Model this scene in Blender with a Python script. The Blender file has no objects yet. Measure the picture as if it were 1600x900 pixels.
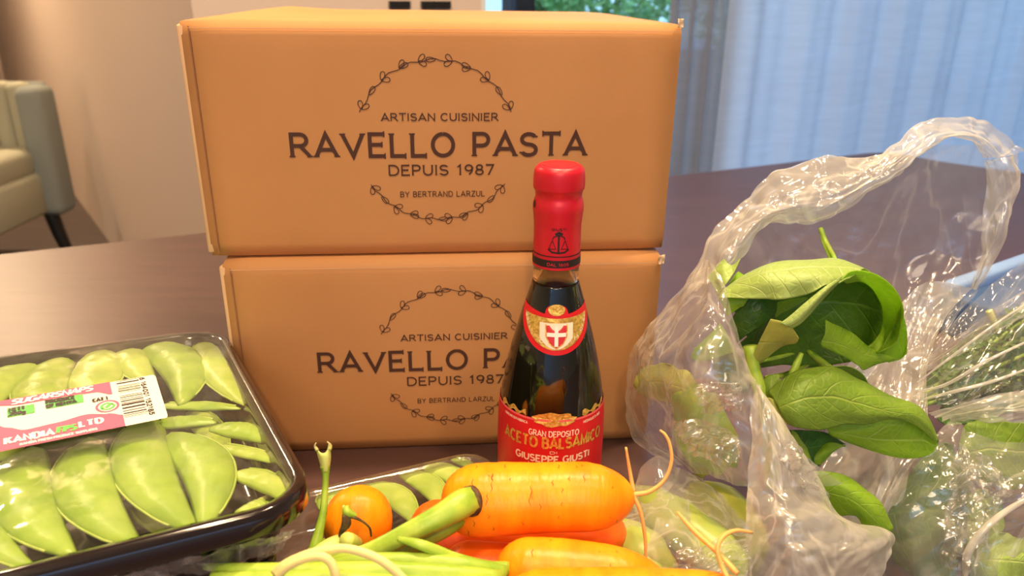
import bpy, bmesh, math, random
import numpy as np
from mathutils import Vector, Matrix, noise

random.seed(7)
PI = math.pi
SC = bpy.context.scene
COL = SC.collection
T = 0.74                                   # table top above the floor

# ------------------------------------------------------------------ camera
CH, PITCH, ROLL, FPX = 0.31807, 0.37687, 0.0129, 1180.0
CAM = Vector((0, 0, T + CH))
def ray(px, py):
    xr = (px - 800) / FPX; ur = -(py - 450) / FPX
    X = xr * math.cos(ROLL) - ur * math.sin(ROLL)
    u = xr * math.sin(ROLL) + ur * math.cos(ROLL)
    return Vector((X, math.cos(PITCH) + u * math.sin(PITCH), -math.sin(PITCH) + u * math.cos(PITCH)))
cd = bpy.data.cameras.new('camera')
cam = bpy.data.objects.new('camera', cd); COL.objects.link(cam)
cd.sensor_width = 36; cd.lens = FPX / 1600 * 36
cd.clip_start = 0.02; cd.clip_end = 200
cr, sr = math.cos(ROLL), math.sin(ROLL)
fwd = Vector((0, math.cos(PITCH), -math.sin(PITCH))); up0 = Vector((0, math.sin(PITCH), math.cos(PITCH)))
rgt = Vector((1, 0, 0)) * cr + up0 * sr
up = up0 * cr - Vector((1, 0, 0)) * sr
M = Matrix((rgt, up, -fwd)).transposed().to_4x4(); M.translation = CAM
cam.matrix_world = M
cd.dof.use_dof = True; cd.dof.focus_distance = 0.43; cd.dof.aperture_fstop = 10.5
SC.camera = cam

# ------------------------------------------------------------------ world, light, exposure
SC.view_settings.view_transform = 'Standard'; SC.view_settings.look = 'None'
SC.view_settings.gamma = 1; SC.view_settings.exposure = 0.0
SC.view_settings.use_curve_mapping = False
SC.cycles.transparent_max_bounces = 24
SC.cycles.max_bounces = 10
w = bpy.data.worlds.new('sky'); SC.world = w; w.use_nodes = True
nt = w.node_tree; bg = nt.nodes['Background']
tc = nt.nodes.new('ShaderNodeTexCoord'); sx = nt.nodes.new('ShaderNodeSeparateXYZ'); cr_ = nt.nodes.new('ShaderNodeValToRGB')
nt.links.new(tc.outputs['Generated'], sx.inputs[0]); nt.links.new(sx.outputs['Z'], cr_.inputs[0])
cr_.color_ramp.elements[0].position = 0.0; cr_.color_ramp.elements[0].color = (0.22, 0.42, 0.60, 1)
cr_.color_ramp.elements[1].position = 0.7; cr_.color_ramp.elements[1].color = (0.30, 0.52, 1.0, 1)
nt.links.new(cr_.outputs[0], bg.inputs['Color']); bg.inputs['Strength'].default_value = 3.2

def lamp(name, loc, target, energy, size, color, spread=None):
    l = bpy.data.lights.new(name, 'AREA'); l.shape = 'DISK'; l.size = size; l.energy = energy; l.color = color
    if spread: l.spread = math.radians(spread)
    o = bpy.data.objects.new(name, l); COL.objects.link(o); o.location = loc
    o.rotation_euler = (Vector(target) - Vector(loc)).to_track_quat('-Z', 'Y').to_euler()
    return o
WARM = (1.0, 0.71, 0.42)
lamp('downlight_or_fill', (-0.35, -0.15, 2.38), (-0.35, -0.15, 0), 12.5, 0.10, WARM)
lamp('downlight_or_fill', (0.45, -0.10, 2.38), (0.45, -0.10, 0), 12.5, 0.10, WARM)
lamp('downlight_or_fill', (-0.08, 0.66, 2.38), (-0.08, 0.66, 0), 25, 0.10, WARM)
lamp('downlight_or_fill', (0.50, 0.70, 2.38), (0.50, 0.70, 0), 20, 0.10, WARM)
lamp('downlight_or_fill', (0.05, -1.1, 2.38), (0.05, -1.1, 0), 17, 0.10, WARM)
lamp('front_fill_light', (0.0, -1.9, 2.2), (0, 0.4, 0.8), 18, 0.9, (1.0, 0.80, 0.58))  # soft frontal fill added behind the camera, aimed at the table
lamp('downlight_or_fill', (-2.6, 3.5, 2.38), (-2.6, 3.5, 0), 75, 0.12, WARM)
lamp('downlight_or_fill', (-1.75, 1.7, 2.38), (-1.75, 1.7, 0), 22, 0.12, WARM)  # fill lamp added to brighten the near part of the left wall

# ------------------------------------------------------------------ helpers: placement
def aty(px, py, Y):
    d = ray(px, py); return CAM + d * (Y / d.y)
def atz(px, py, z):
    d = ray(px, py); return CAM + d * ((z - CAM.z) / d.z)
def atp(px, py, p0, n):
    d = ray(px, py); return CAM + d * ((p0 - CAM).dot(n) / d.dot(n))

# ------------------------------------------------------------------ helpers: materials
def mat(name, col, rough=0.5, spec=0.5, metal=0.0, noise_amt=0.0, noise_scale=20, bump=0.0, bump_scale=80, sss=0.0,
        trans=0.0, ior=1.45, coat=0.0, col2=None, stretch=None, emit=None, ramp=(0.35, 0.65)):
    m = bpy.data.materials.new(name); m.use_nodes = True
    t = m.node_tree; b = t.nodes['Principled BSDF']
    b.inputs['Base Color'].default_value = (*col, 1); b.inputs['Roughness'].default_value = rough
    b.inputs['Specular IOR Level'].default_value = spec; b.inputs['Metallic'].default_value = metal
    b.inputs['Transmission Weight'].default_value = trans; b.inputs['IOR'].default_value = ior
    b.inputs['Coat Weight'].default_value = coat
    if coat: b.inputs['Coat Roughness'].default_value = 0.08
    if sss:
        b.inputs['Subsurface Weight'].default_value = sss; b.inputs['Subsurface Radius'].default_value = (0.01, 0.008, 0.003)
        b.inputs['Subsurface Scale'].default_value = 0.4
    if emit:
        b.inputs['Emission Color'].default_value = (*emit[0], 1); b.inputs['Emission Strength'].default_value = emit[1]
    tc = t.nodes.new('ShaderNodeTexCoord'); mp = t.nodes.new('ShaderNodeMapping')
    t.links.new(tc.outputs['Object'], mp.inputs[0])
    if stretch: mp.inputs['Scale'].default_value = stretch
    if col2 or noise_amt:
        n = t.nodes.new('ShaderNodeTexNoise'); n.inputs['Scale'].default_value = noise_scale; n.inputs['Detail'].default_value = 5
        t.links.new(mp.outputs[0], n.inputs['Vector'])
        r = t.nodes.new('ShaderNodeValToRGB'); r.color_ramp.elements[0].position = ramp[0]; r.color_ramp.elements[1].position = ramp[1]
        c2 = col2 or tuple(c * (1 - noise_amt) for c in col)
        r.color_ramp.elements[0].color = (*c2, 1); r.color_ramp.elements[1].color = (*col, 1)
        t.links.new(n.outputs['Fac'], r.inputs[0]); t.links.new(r.outputs[0], b.inputs['Base Color'])
    if bump:
        n2 = t.nodes.new('ShaderNodeTexNoise'); n2.inputs['Scale'].default_value = bump_scale; n2.inputs['Detail'].default_value = 6
        t.links.new(mp.outputs[0], n2.inputs['Vector'])
        bp = t.nodes.new('ShaderNodeBump'); bp.inputs['Strength'].default_value = bump; bp.inputs['Distance'].default_value = 0.002
        t.links.new(n2.outputs['Fac'], bp.inputs['Height']); t.links.new(bp.outputs[0], b.inputs['Normal'])
    return m

def film_mat(name, haze=0.2, tint=(0.93, 0.92, 0.88), crinkle=0.5, cscale=60, streak=0.35, rough=0.07, fres=1.6, seed=0.0, edge=0.55):
    m = bpy.data.materials.new(name); m.use_nodes = True
    t = m.node_tree; N = t.nodes; L = t.links
    N.remove(N['Principled BSDF']); out = N['Material Output']
    tc = N.new('ShaderNodeTexCoord'); mp = N.new('ShaderNodeMapping'); L.new(tc.outputs['Object'], mp.inputs[0])
    mp.inputs['Location'].default_value = (seed, seed * 2, 0)
    n0 = N.new('ShaderNodeTexNoise'); n0.inputs['Scale'].default_value = cscale * 0.35; n0.inputs['Detail'].default_value = 3
    L.new(mp.outputs[0], n0.inputs['Vector'])
    mx = N.new('ShaderNodeMix'); mx.data_type = 'VECTOR'; mx.inputs['Factor'].default_value = 0.06
    L.new(mp.outputs[0], mx.inputs['A']); L.new(n0.outputs['Color'], mx.inputs['B'])
    vo = N.new('ShaderNodeTexVoronoi'); vo.inputs['Scale'].default_value = cscale; vo.feature = 'F1'
    L.new(mx.outputs['Result'], vo.inputs['Vector'])
    n1 = N.new('ShaderNodeTexNoise'); n1.inputs['Scale'].default_value = cscale * 0.5; n1.inputs['Detail'].default_value = 4
    n1.inputs['Distortion'].default_value = 1.2; L.new(mp.outputs[0], n1.inputs['Vector'])
    # folds only here and there
    n3 = N.new('ShaderNodeTexNoise'); n3.inputs['Scale'].default_value = 14; n3.inputs['Detail'].default_value = 1; L.new(mp.outputs[0], n3.inputs['Vector'])
    rm = N.new('ShaderNodeMapRange'); rm.inputs['From Min'].default_value = 0.42; rm.inputs['From Max'].default_value = 0.62; L.new(n3.outputs['Fac'], rm.inputs[0])
    ad = N.new('ShaderNodeMath'); ad.operation = 'ADD'; L.new(vo.outputs['Distance'], ad.inputs[0]); L.new(n1.outputs['Fac'], ad.inputs[1])
    mu = N.new('ShaderNodeMath'); mu.operation = 'MULTIPLY'; L.new(ad.outputs[0], mu.inputs[0]); L.new(rm.outputs[0], mu.inputs[1])
    bp = N.new('ShaderNodeBump'); bp.inputs['Strength'].default_value = crinkle; bp.inputs['Distance'].default_value = 0.004
    L.new(mu.outputs[0], bp.inputs['Height'])
    # streaks: thin ridges of noise look milky
    n2 = N.new('ShaderNodeTexNoise'); n2.inputs['Scale'].default_value = 16; n2.inputs['Detail'].default_value = 3; n2.inputs['Distortion'].default_value = 1.5
    mp2 = N.new('ShaderNodeMapping'); mp2.inputs['Scale'].default_value = (1, 1, 0.45); mp2.inputs['Rotation'].default_value = (0.3, 0.5 + seed, 0)
    L.new(tc.outputs['Object'], mp2.inputs[0]); L.new(mp2.outputs[0], n2.inputs['Vector'])
    s1 = N.new('ShaderNodeMath'); s1.operation = 'SUBTRACT'; s1.inputs[1].default_value = 0.5; L.new(n2.outputs['Fac'], s1.inputs[0])
    s2 = N.new('ShaderNodeMath'); s2.operation = 'ABSOLUTE'; L.new(s1.outputs[0], s2.inputs[0])
    s3 = N.new('ShaderNodeMapRange'); s3.inputs['From Min'].default_value = 0.0; s3.inputs['From Max'].default_value = 0.035
    s3.inputs['To Min'].default_value = streak; s3.inputs['To Max'].default_value = 0; L.new(s2.outputs[0], s3.inputs[0])
    lw = N.new('ShaderNodeLayerWeight'); lw.inputs['Blend'].default_value = 0.5
    pw = N.new('ShaderNodeMath'); pw.operation = 'POWER'; pw.inputs[1].default_value = 3.2; L.new(lw.outputs['Facing'], pw.inputs[0])
    pm = N.new('ShaderNodeMath'); pm.operation = 'MULTIPLY_ADD'; pm.inputs[1].default_value = edge; pm.inputs[2].default_value = haze; L.new(pw.outputs[0], pm.inputs[0])
    fs = N.new('ShaderNodeMath'); fs.operation = 'ADD'; fs.use_clamp = True; L.new(pm.outputs[0], fs.inputs[0]); L.new(s3.outputs[0], fs.inputs[1])
    tr = N.new('ShaderNodeBsdfTransparent'); tr.inputs[0].default_value = (0.97, 0.97, 0.96, 1)
    df = N.new('ShaderNodeBsdfDiffuse'); df.inputs[0].default_value = (*tint, 1); L.new(bp.outputs[0], df.inputs['Normal'])
    tl = N.new('ShaderNodeBsdfTranslucent'); tl.inputs[0].default_value = (*tint, 1)
    md = N.new('ShaderNodeMixShader'); md.inputs[0].default_value = 0.45; L.new(df.outputs[0], md.inputs[1]); L.new(tl.outputs[0], md.inputs[2])
    m1 = N.new('ShaderNodeMixShader'); L.new(fs.outputs[0], m1.inputs[0]); L.new(tr.outputs[0], m1.inputs[1]); L.new(md.outputs[0], m1.inputs[2])
    gl = N.new('ShaderNodeBsdfGlossy'); gl.inputs['Roughness'].default_value = rough; L.new(bp.outputs[0], gl.inputs['Normal'])
    lf = N.new('ShaderNodeLayerWeight'); lf.inputs['Blend'].default_value = 0.5; L.new(bp.outputs[0], lf.inputs['Normal'])
    p5 = N.new('ShaderNodeMath'); p5.operation = 'POWER'; p5.inputs[1].default_value = 4.0; L.new(lf.outputs['Facing'], p5.inputs[0])
    f0 = ((fres - 1) / (fres + 1)) ** 2 * 2.6
    fr = N.new('ShaderNodeMath'); fr.operation = 'MULTIPLY_ADD'; fr.inputs[1].default_value = 0.55; fr.inputs[2].default_value = f0; L.new(p5.outputs[0], fr.inputs[0])
    m2 = N.new('ShaderNodeMixShader'); L.new(fr.outputs[0], m2.inputs[0]); L.new(m1.outputs[0], m2.inputs[1]); L.new(gl.outputs[0], m2.inputs[2])
    L.new(m2.outputs[0], out.inputs['Surface'])
    return m

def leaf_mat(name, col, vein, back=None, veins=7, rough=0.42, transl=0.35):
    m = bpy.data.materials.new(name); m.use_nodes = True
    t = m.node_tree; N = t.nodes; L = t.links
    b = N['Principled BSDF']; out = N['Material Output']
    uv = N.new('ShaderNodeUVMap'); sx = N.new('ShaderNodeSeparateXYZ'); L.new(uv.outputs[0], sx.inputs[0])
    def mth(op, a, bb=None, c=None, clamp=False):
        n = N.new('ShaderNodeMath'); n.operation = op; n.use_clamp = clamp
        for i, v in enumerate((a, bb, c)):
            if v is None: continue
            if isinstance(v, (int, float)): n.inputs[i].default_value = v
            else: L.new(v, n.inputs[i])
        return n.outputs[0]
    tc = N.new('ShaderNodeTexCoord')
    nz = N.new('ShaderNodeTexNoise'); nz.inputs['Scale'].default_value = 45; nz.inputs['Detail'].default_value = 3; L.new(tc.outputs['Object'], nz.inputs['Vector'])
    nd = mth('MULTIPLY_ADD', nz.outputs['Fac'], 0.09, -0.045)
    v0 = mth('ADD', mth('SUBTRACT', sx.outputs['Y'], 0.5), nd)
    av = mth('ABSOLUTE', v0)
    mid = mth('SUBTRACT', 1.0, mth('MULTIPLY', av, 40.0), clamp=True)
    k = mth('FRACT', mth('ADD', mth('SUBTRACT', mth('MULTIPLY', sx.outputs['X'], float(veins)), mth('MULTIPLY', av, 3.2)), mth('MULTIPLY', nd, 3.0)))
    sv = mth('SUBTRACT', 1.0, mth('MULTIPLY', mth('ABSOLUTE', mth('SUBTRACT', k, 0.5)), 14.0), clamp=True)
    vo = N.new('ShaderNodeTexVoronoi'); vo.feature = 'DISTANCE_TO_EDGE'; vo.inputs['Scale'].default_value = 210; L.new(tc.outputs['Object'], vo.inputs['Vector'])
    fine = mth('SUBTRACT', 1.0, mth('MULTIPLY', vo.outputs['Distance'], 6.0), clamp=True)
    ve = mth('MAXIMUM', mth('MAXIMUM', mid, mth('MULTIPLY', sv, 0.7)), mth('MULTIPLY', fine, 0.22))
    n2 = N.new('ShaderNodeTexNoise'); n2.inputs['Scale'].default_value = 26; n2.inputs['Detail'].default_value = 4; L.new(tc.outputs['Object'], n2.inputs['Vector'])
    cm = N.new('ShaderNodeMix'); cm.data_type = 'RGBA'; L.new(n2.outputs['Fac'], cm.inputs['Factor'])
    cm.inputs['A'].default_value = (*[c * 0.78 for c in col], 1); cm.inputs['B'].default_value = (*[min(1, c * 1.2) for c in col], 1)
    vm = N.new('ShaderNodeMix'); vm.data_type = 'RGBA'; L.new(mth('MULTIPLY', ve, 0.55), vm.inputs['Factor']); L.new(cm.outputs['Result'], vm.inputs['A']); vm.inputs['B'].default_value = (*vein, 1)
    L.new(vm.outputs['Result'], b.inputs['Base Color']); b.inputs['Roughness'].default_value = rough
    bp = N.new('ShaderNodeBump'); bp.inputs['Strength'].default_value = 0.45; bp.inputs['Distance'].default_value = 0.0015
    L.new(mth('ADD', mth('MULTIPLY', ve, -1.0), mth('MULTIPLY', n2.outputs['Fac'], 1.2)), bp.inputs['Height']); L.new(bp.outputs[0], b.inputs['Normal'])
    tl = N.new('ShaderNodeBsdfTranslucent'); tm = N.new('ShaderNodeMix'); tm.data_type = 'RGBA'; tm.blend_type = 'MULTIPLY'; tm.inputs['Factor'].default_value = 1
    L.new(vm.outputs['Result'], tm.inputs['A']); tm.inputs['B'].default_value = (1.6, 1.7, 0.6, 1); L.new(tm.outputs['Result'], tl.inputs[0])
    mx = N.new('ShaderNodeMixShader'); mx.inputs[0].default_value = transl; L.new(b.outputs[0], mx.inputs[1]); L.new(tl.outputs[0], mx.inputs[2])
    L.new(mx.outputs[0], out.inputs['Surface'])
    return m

M_card = mat('cardboard', (0.54, 0.265, 0.105), 0.62, 0.25, col2=(0.485, 0.228, 0.085), noise_scale=7, bump=0.12, bump_scale=40)
M_cardin = mat('cardboard_edge', (0.66, 0.42, 0.24), 0.8, 0.2)
M_ink = mat('brown_ink', (0.075, 0.032, 0.022), 0.55, 0.3)
M_table = mat('dark_brown_table', (0.082, 0.040, 0.037), 0.40, 0.65, col2=(0.064, 0.032, 0.029), noise_scale=9, stretch=(1, 8, 1), bump=0.03)
M_tedge = mat('dark_table_leg', (0.03, 0.02, 0.018), 0.5)
M_wall = mat('warm_grey_plaster', (0.66, 0.54, 0.47), 0.85, 0.2, bump=0.05, bump_scale=120)
M_wallw = mat('white_plaster', (0.72, 0.68, 0.62), 0.9, 0.2)
M_ceil = mat('ceiling_white', (0.78, 0.75, 0.70), 0.9, 0.2)
M_floor = mat('dark_floor', (0.085, 0.062, 0.058), 0.5, 0.4, col2=(0.06, 0.045, 0.04), noise_scale=6, stretch=(1, 9, 1))
M_frame = mat('dark_window_frame', (0.012, 0.02, 0.04), 0.45)
M_white = mat('white_trim', (0.7, 0.74, 0.78), 0.5)
M_black = mat('black_gloss', (0.008, 0.008, 0.010), 0.12, 0.6, coat=0.6)
M_blackm = mat('black_wood', (0.010, 0.009, 0.009), 0.45)
M_pod = mat('pea_pod_green', (0.315, 0.47, 0.075), 0.34, 0.5, col2=(0.22, 0.365, 0.045), noise_scale=55, bump=0.22, bump_scale=160, sss=0.12)
M_podl = mat('pea_pod_pale', (0.40, 0.53, 0.11), 0.32, 0.5, col2=(0.29, 0.43, 0.065), noise_scale=60, bump=0.22, bump_scale=160, sss=0.12)
M_calyx = mat('dry_calyx', (0.42, 0.45, 0.12), 0.6, col2=(0.5, 0.42, 0.2), noise_scale=200)
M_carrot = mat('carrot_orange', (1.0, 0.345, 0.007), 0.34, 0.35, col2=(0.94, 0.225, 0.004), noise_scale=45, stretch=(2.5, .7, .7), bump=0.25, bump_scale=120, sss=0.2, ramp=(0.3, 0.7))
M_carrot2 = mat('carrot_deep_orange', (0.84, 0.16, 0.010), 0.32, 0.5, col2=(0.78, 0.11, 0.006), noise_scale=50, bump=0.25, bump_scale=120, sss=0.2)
M_crack = mat('carrot_crease', (0.16, 0.05, 0.008), 0.8)
M_root = mat('root_hair', (0.78, 0.42, 0.13), 0.6, sss=0.1)
M_stalk = mat('stalk_green', (0.42, 0.56, 0.07), 0.38, 0.5, col2=(0.22, 0.39, 0.03), noise_scale=70, stretch=(1, 1, 1), bump=0.2, bump_scale=150, sss=0.1)
M_stalkp = mat('stalk_pale', (0.62, 0.68, 0.22), 0.4, 0.5, col2=(0.48, 0.58, 0.12), noise_scale=60, sss=0.15)
M_scar = mat('dry_scar', (0.06, 0.028, 0.015), 0.8, col2=(0.14, 0.10, 0.03), noise_scale=300)
M_rubber = mat('rubber_band', (0.80, 0.66, 0.27), 0.45, 0.4, sss=0.1)
M_red = mat('red_foil', (0.62, 0.012, 0.028), 0.36, 0.6, metal=0.15, bump=0.05)
M_redl = mat('red_label', (0.60, 0.012, 0.018), 0.45, 0.4)
M_gold = mat('gold_print', (0.85, 0.58, 0.13), 0.32, 0.5, metal=0.45, bump=0.4, bump_scale=500, col2=(0.50, 0.30, 0.05), noise_scale=500)
M_cream = mat('cream_print', (0.86, 0.74, 0.58), 0.5)
M_whitep = mat('white_print', (0.9, 0.85, 0.78), 0.5)
M_inkb = mat('black_print', (0.02, 0.012, 0.012), 0.5)
M_redp = mat('red_print', (0.55, 0.02, 0.03), 0.5)
M_pink = mat('pink_print', (0.80, 0.12, 0.22), 0.6, 0.3)
M_paper = mat('label_paper', (0.84, 0.76, 0.66), 0.6, 0.3)
M_greenp = mat('green_print', (0.13, 0.46, 0.12), 0.6, 0.3)
M_liquid = mat('dark_balsamic', (0.006, 0.006, 0.003), 0.05, 0.65, coat=0.5)
M_glass = mat('clear_amber_glass', (0.98, 0.93, 0.80), 0.03, 0.5, trans=1.0, ior=1.3)
M_fab = mat('pale_grey_green_fabric', (0.40, 0.40, 0.31), 0.9, 0.2, bump=0.3, bump_scale=300)
M_fabd = mat('shaded_fabric', (0.25, 0.28, 0.27), 0.9, 0.2, bump=0.3, bump_scale=300)  # shade on the chair's sides put into a darker, bluer fabric copy
M_blue = mat('blue_case', (0.055, 0.11, 0.25), 0.45, 0.4)
M_bluel = mat('pale_blue_rim', (0.25, 0.40, 0.72), 0.35, 0.5)
M_tape = mat('clear_tape', (0.75, 0.55, 0.35), 0.12, 0.6, coat=0.5)
M_gourd = mat('pale_green_skin', (0.36, 0.43, 0.10), 0.35, col2=(0.24, 0.33, 0.055), noise_scale=30, sss=0.15)
M_gourdy = mat('yellow_green_skin', (0.40, 0.40, 0.06), 0.38, col2=(0.28, 0.32, 0.045), noise_scale=30, sss=0.15)

# ------------------------------------------------------------------ helpers: geometry
def link_mesh(name, verts, faces, m, parent=None, smooth=True, uvs=None):
    me = bpy.data.meshes.new(name); me.from_pydata([tuple(v) for v in verts], [], faces); me.update()
    if m: me.materials.append(m)
    if smooth: me.polygons.foreach_set('use_smooth', [True] * len(me.polygons))
    if uvs:
        l = me.uv_layers.new(name='UVMap')
        for p in me.polygons:
            for li, vi in zip(p.loop_indices, p.vertices): l.data[li].uv = uvs[vi]
    o = bpy.data.objects.new(name, me); COL.objects.link(o)
    if parent: o.parent = parent; o.matrix_parent_inverse = Matrix.Identity(4) if parent.type != 'EMPTY' and parent.location.length == 0 else parent_inv(parent)
    return o
def parent_inv(p):
    q = Matrix.Translation(p.location) @ p.rotation_euler.to_matrix().to_4x4()
    return q.inverted()
def thing(name, label, cat, loc, group=None):
    o = bpy.data.objects.new(name, None); COL.objects.link(o); o.location = loc; o.empty_display_size = 0.02
    o['label'] = label; o['category'] = cat
    if group: o['group'] = group
    return o
def tag(o, label, cat, group=None):
    o['label'] = label; o['category'] = cat
    if group: o['group'] = group
    return o
def struct(o): o['kind'] = 'structure'; return o
def put(o, name=None, label=None):
    if label: o['label'] = label
    return o

def box_geo(c, ex, ey, ez, sx, sy, sz):
    v = []
    for k in (-1, 1):
        for j in (-1, 1):
            for i in (-1, 1):
                v.append(c + ex * (i * sx / 2) + ey * (j * sy / 2) + ez * (k * sz / 2))
    f = [(0, 2, 3, 1), (4, 5, 7, 6), (0, 1, 5, 4), (2, 6, 7, 3), (0, 4, 6, 2), (1, 3, 7, 5)]
    return v, f
def box(name, c, sx, sy, sz, m, parent=None, ax=None, bevel=0.0, seg=2):
    ex, ey, ez = ax or (Vector((1, 0, 0)), Vector((0, 1, 0)), Vector((0, 0, 1)))
    v, f = box_geo(Vector(c), ex, ey, ez, sx, sy, sz)
    o = link_mesh(name, v, f, m, parent, smooth=False)
    if bevel:
        bm = bmesh.new(); bm.from_mesh(o.data)
        bmesh.ops.bevel(bm, geom=bm.edges[:], offset=bevel, segments=seg, profile=0.5, affect='EDGES')
        for p in bm.faces: p.smooth = True
        bm.to_mesh(o.data); bm.free()
        o.data.shade_smooth() if hasattr(o.data, 'shade_smooth') else None
    return o

def cr_pt(P, t):
    """Catmull-Rom through the list P, t in 0..1 (P of Vectors or floats)"""
    n = len(P) - 1; x = min(max(t, 0), 1) * n; i = min(int(x), n - 1); f = x - i
    g = lambda k: P[k] if 0 <= k <= n else (P[0] * 2 - P[1] if k < 0 else P[n] * 2 - P[n - 1])
    a, b, c, d = g(i - 1), g(i), g(i + 1), g(i + 2)
    return (b * 2 + (c - a) * f + (a * 2 - b * 5 + c * 4 - d) * (f * f) + (b * 3 - a - c * 3 + d) * (f * f * f)) * 0.5

def patch(name, rows, m, parent=None, nu=40, nv=40, amp=0.0, freq=20, amp2=0.0, freq2=70, ruffle=0.0, seed=0, thick=0.0, edge_var=0.0, facet=None, leafy=0.0):
    """rows[i][j] world points; u runs along j, v along i"""
    verts = []; uvs = []
    for iv in range(nv + 1):
        v = iv / nv
        for iu in range(nu + 1):
            u = iu / nu
            vv_ = v
            if leafy:
                e = abs(2 * u - 1); pr = max(.02, 1 - e ** 3.0) ** .6; vv_ = .5 + (v - .5) * pr * (1 + leafy * .12 * math.sin(u * 17 + seed))
            p = cr_pt([cr_pt(r, u) for r in rows], vv_)
            p = Vector(p); p.z = max(p.z, T + .001); verts.append(p); uvs.append((u, v))
    W = nu + 1
    if facet:
        frnd = random.Random(seed * 7 + 3); tabs = [[[frnd.uniform(-1, 1) for _ in range(64)] for _ in range(64)] for _ in facet]
        wj = [[(frnd.uniform(-.3, .3), frnd.uniform(-.3, .3)) for _ in range(8)] for _ in range(8)]
    def fct(u, v, k):
        am, n_ = facet[k]; tb_ = tabs[k]
        u2 = u + .05 * math.sin(v * 7 + seed + k) ; v2 = v + .05 * math.sin(u * 8 + k * 2 + seed)
        x = max(0, (u2 + .1) * n_ + v2 * n_ * .35); y = max(0, (v2 + .1) * n_ - u2 * n_ * .2 + n_ * .2); i = int(x); j = int(y); fx = x - i; fy = y - j; i %= 62; j %= 62
        if fx + fy < 1: return am * (tb_[i][j] + (tb_[i + 1][j] - tb_[i][j]) * fx + (tb_[i][j + 1] - tb_[i][j]) * fy)
        return am * (tb_[i + 1][j + 1] + (tb_[i][j + 1] - tb_[i + 1][j + 1]) * (1 - fx) + (tb_[i + 1][j] - tb_[i + 1][j + 1]) * (1 - fy))
    if amp or amp2 or ruffle or facet:
        out = []
        for iv in range(nv + 1):
            for iu in range(nu + 1):
                a = verts[iv * W + max(iu - 1, 0)]; b = verts[iv * W + min(iu + 1, nu)]
                c = verts[max(iv - 1, 0) * W + iu]; d = verts[min(iv + 1, nv) * W + iu]
                n = (b - a).cross(d - c)
                if n.length < 1e-12: n = Vector((0, -1, 0))
                n.normalize(); p = verts[iv * W + iu]
                q = p * freq + Vector((seed * 3.1, seed * 1.7, seed))
                h = amp * noise.noise(q) if amp else 0
                if amp2:
                    r = noise.noise(p * freq2 + Vector((seed, seed, 0)))
                    h += amp2 * (1 - 2.2 * abs(r))
                if facet:
                    for k_ in range(len(facet)): h += fct(iu / nu, iv / nv, k_)
                if ruffle:
                    e = abs(iv / nv - 0.5) * 2
                    h += ruffle * e * e * math.sin(iu / nu * 19 + seed + 2 * noise.noise(p * 30))
                q = p + n * h; q.z = max(q.z, T + .0006); out.append(q)
        verts = out
    faces = []
    for iv in range(nv):
        for iu in range(nu):
            k = iv * W + iu; faces.append((k, k + 1, k + W + 1, k + W))
    o = link_mesh(name, verts, faces, m, parent, True, uvs)
    if thick:
        md = o.modifiers.new('thickness', 'SOLIDIFY'); md.thickness = thick; md.offset = 0
    return o

def tube(name, pts, rad, m, parent=None, n=14, k=10, flat=1.0, caps=True, ridge=0.0, ridges=5, noise_amp=0.0):
    """swept tube through pts with radii rad"""
    P = [Vector(p) for p in pts]; N = max(n, 2)
    C = [cr_pt(P, i / N) for i in range(N + 1)]
    R = [cr_pt([float(r) for r in rad], i / N) for i in range(N + 1)]
    verts = []; nrm = None
    for i in range(N + 1):
        t = (C[min(i + 1, N)] - C[max(i - 1, 0)]).normalized()
        if nrm is None:
            a = Vector((0, 0, 1)) if abs(t.z) < 0.9 else Vector((1, 0, 0)); nrm = (a - t * a.dot(t)).normalized()
        else: nrm = (nrm - t * nrm.dot(t)).normalized()
        bi = t.cross(nrm)
        for j in range(k):
            a = 2 * PI * j / k
            rr = max(R[i], 1e-5) * (1 + ridge * math.cos(a * ridges))
            p = C[i] + nrm * (math.cos(a) * rr * flat) + bi * (math.sin(a) * rr)
            if noise_amp: p += (p - C[i]).normalized() * noise_amp * noise.noise(p * 90)
            verts.append(p)
    faces = []
    for i in range(N):
        for j in range(k):
            a = i * k + j; b = i * k + (j + 1) % k
            faces.append((a, b, b + k, a + k))
    if caps:
        faces.append(tuple(range(k - 1, -1, -1))); faces.append(tuple(N * k + j for j in range(k)))
    return link_mesh(name, verts, faces, m, parent)

def lathe(name, prof, m, parent=None, loc=Vector((0, 0, 0)), n=48, caps=True):
    verts = []; faces = []
    for (r, z) in prof:
        for j in range(n):
            a = 2 * PI * j / n; verts.append(loc + Vector((r * math.cos(a), r * math.sin(a), z)))
    for i in range(len(prof) - 1):
        for j in range(n):
            a = i * n + j; b = i * n + (j + 1) % n; faces.append((a, b, b + n, a + n))
    if caps:
        faces.append(tuple(range(n - 1, -1, -1))); faces.append(tuple((len(prof) - 1) * n + j for j in range(n)))
    return link_mesh(name, verts, faces, m, parent)

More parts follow.
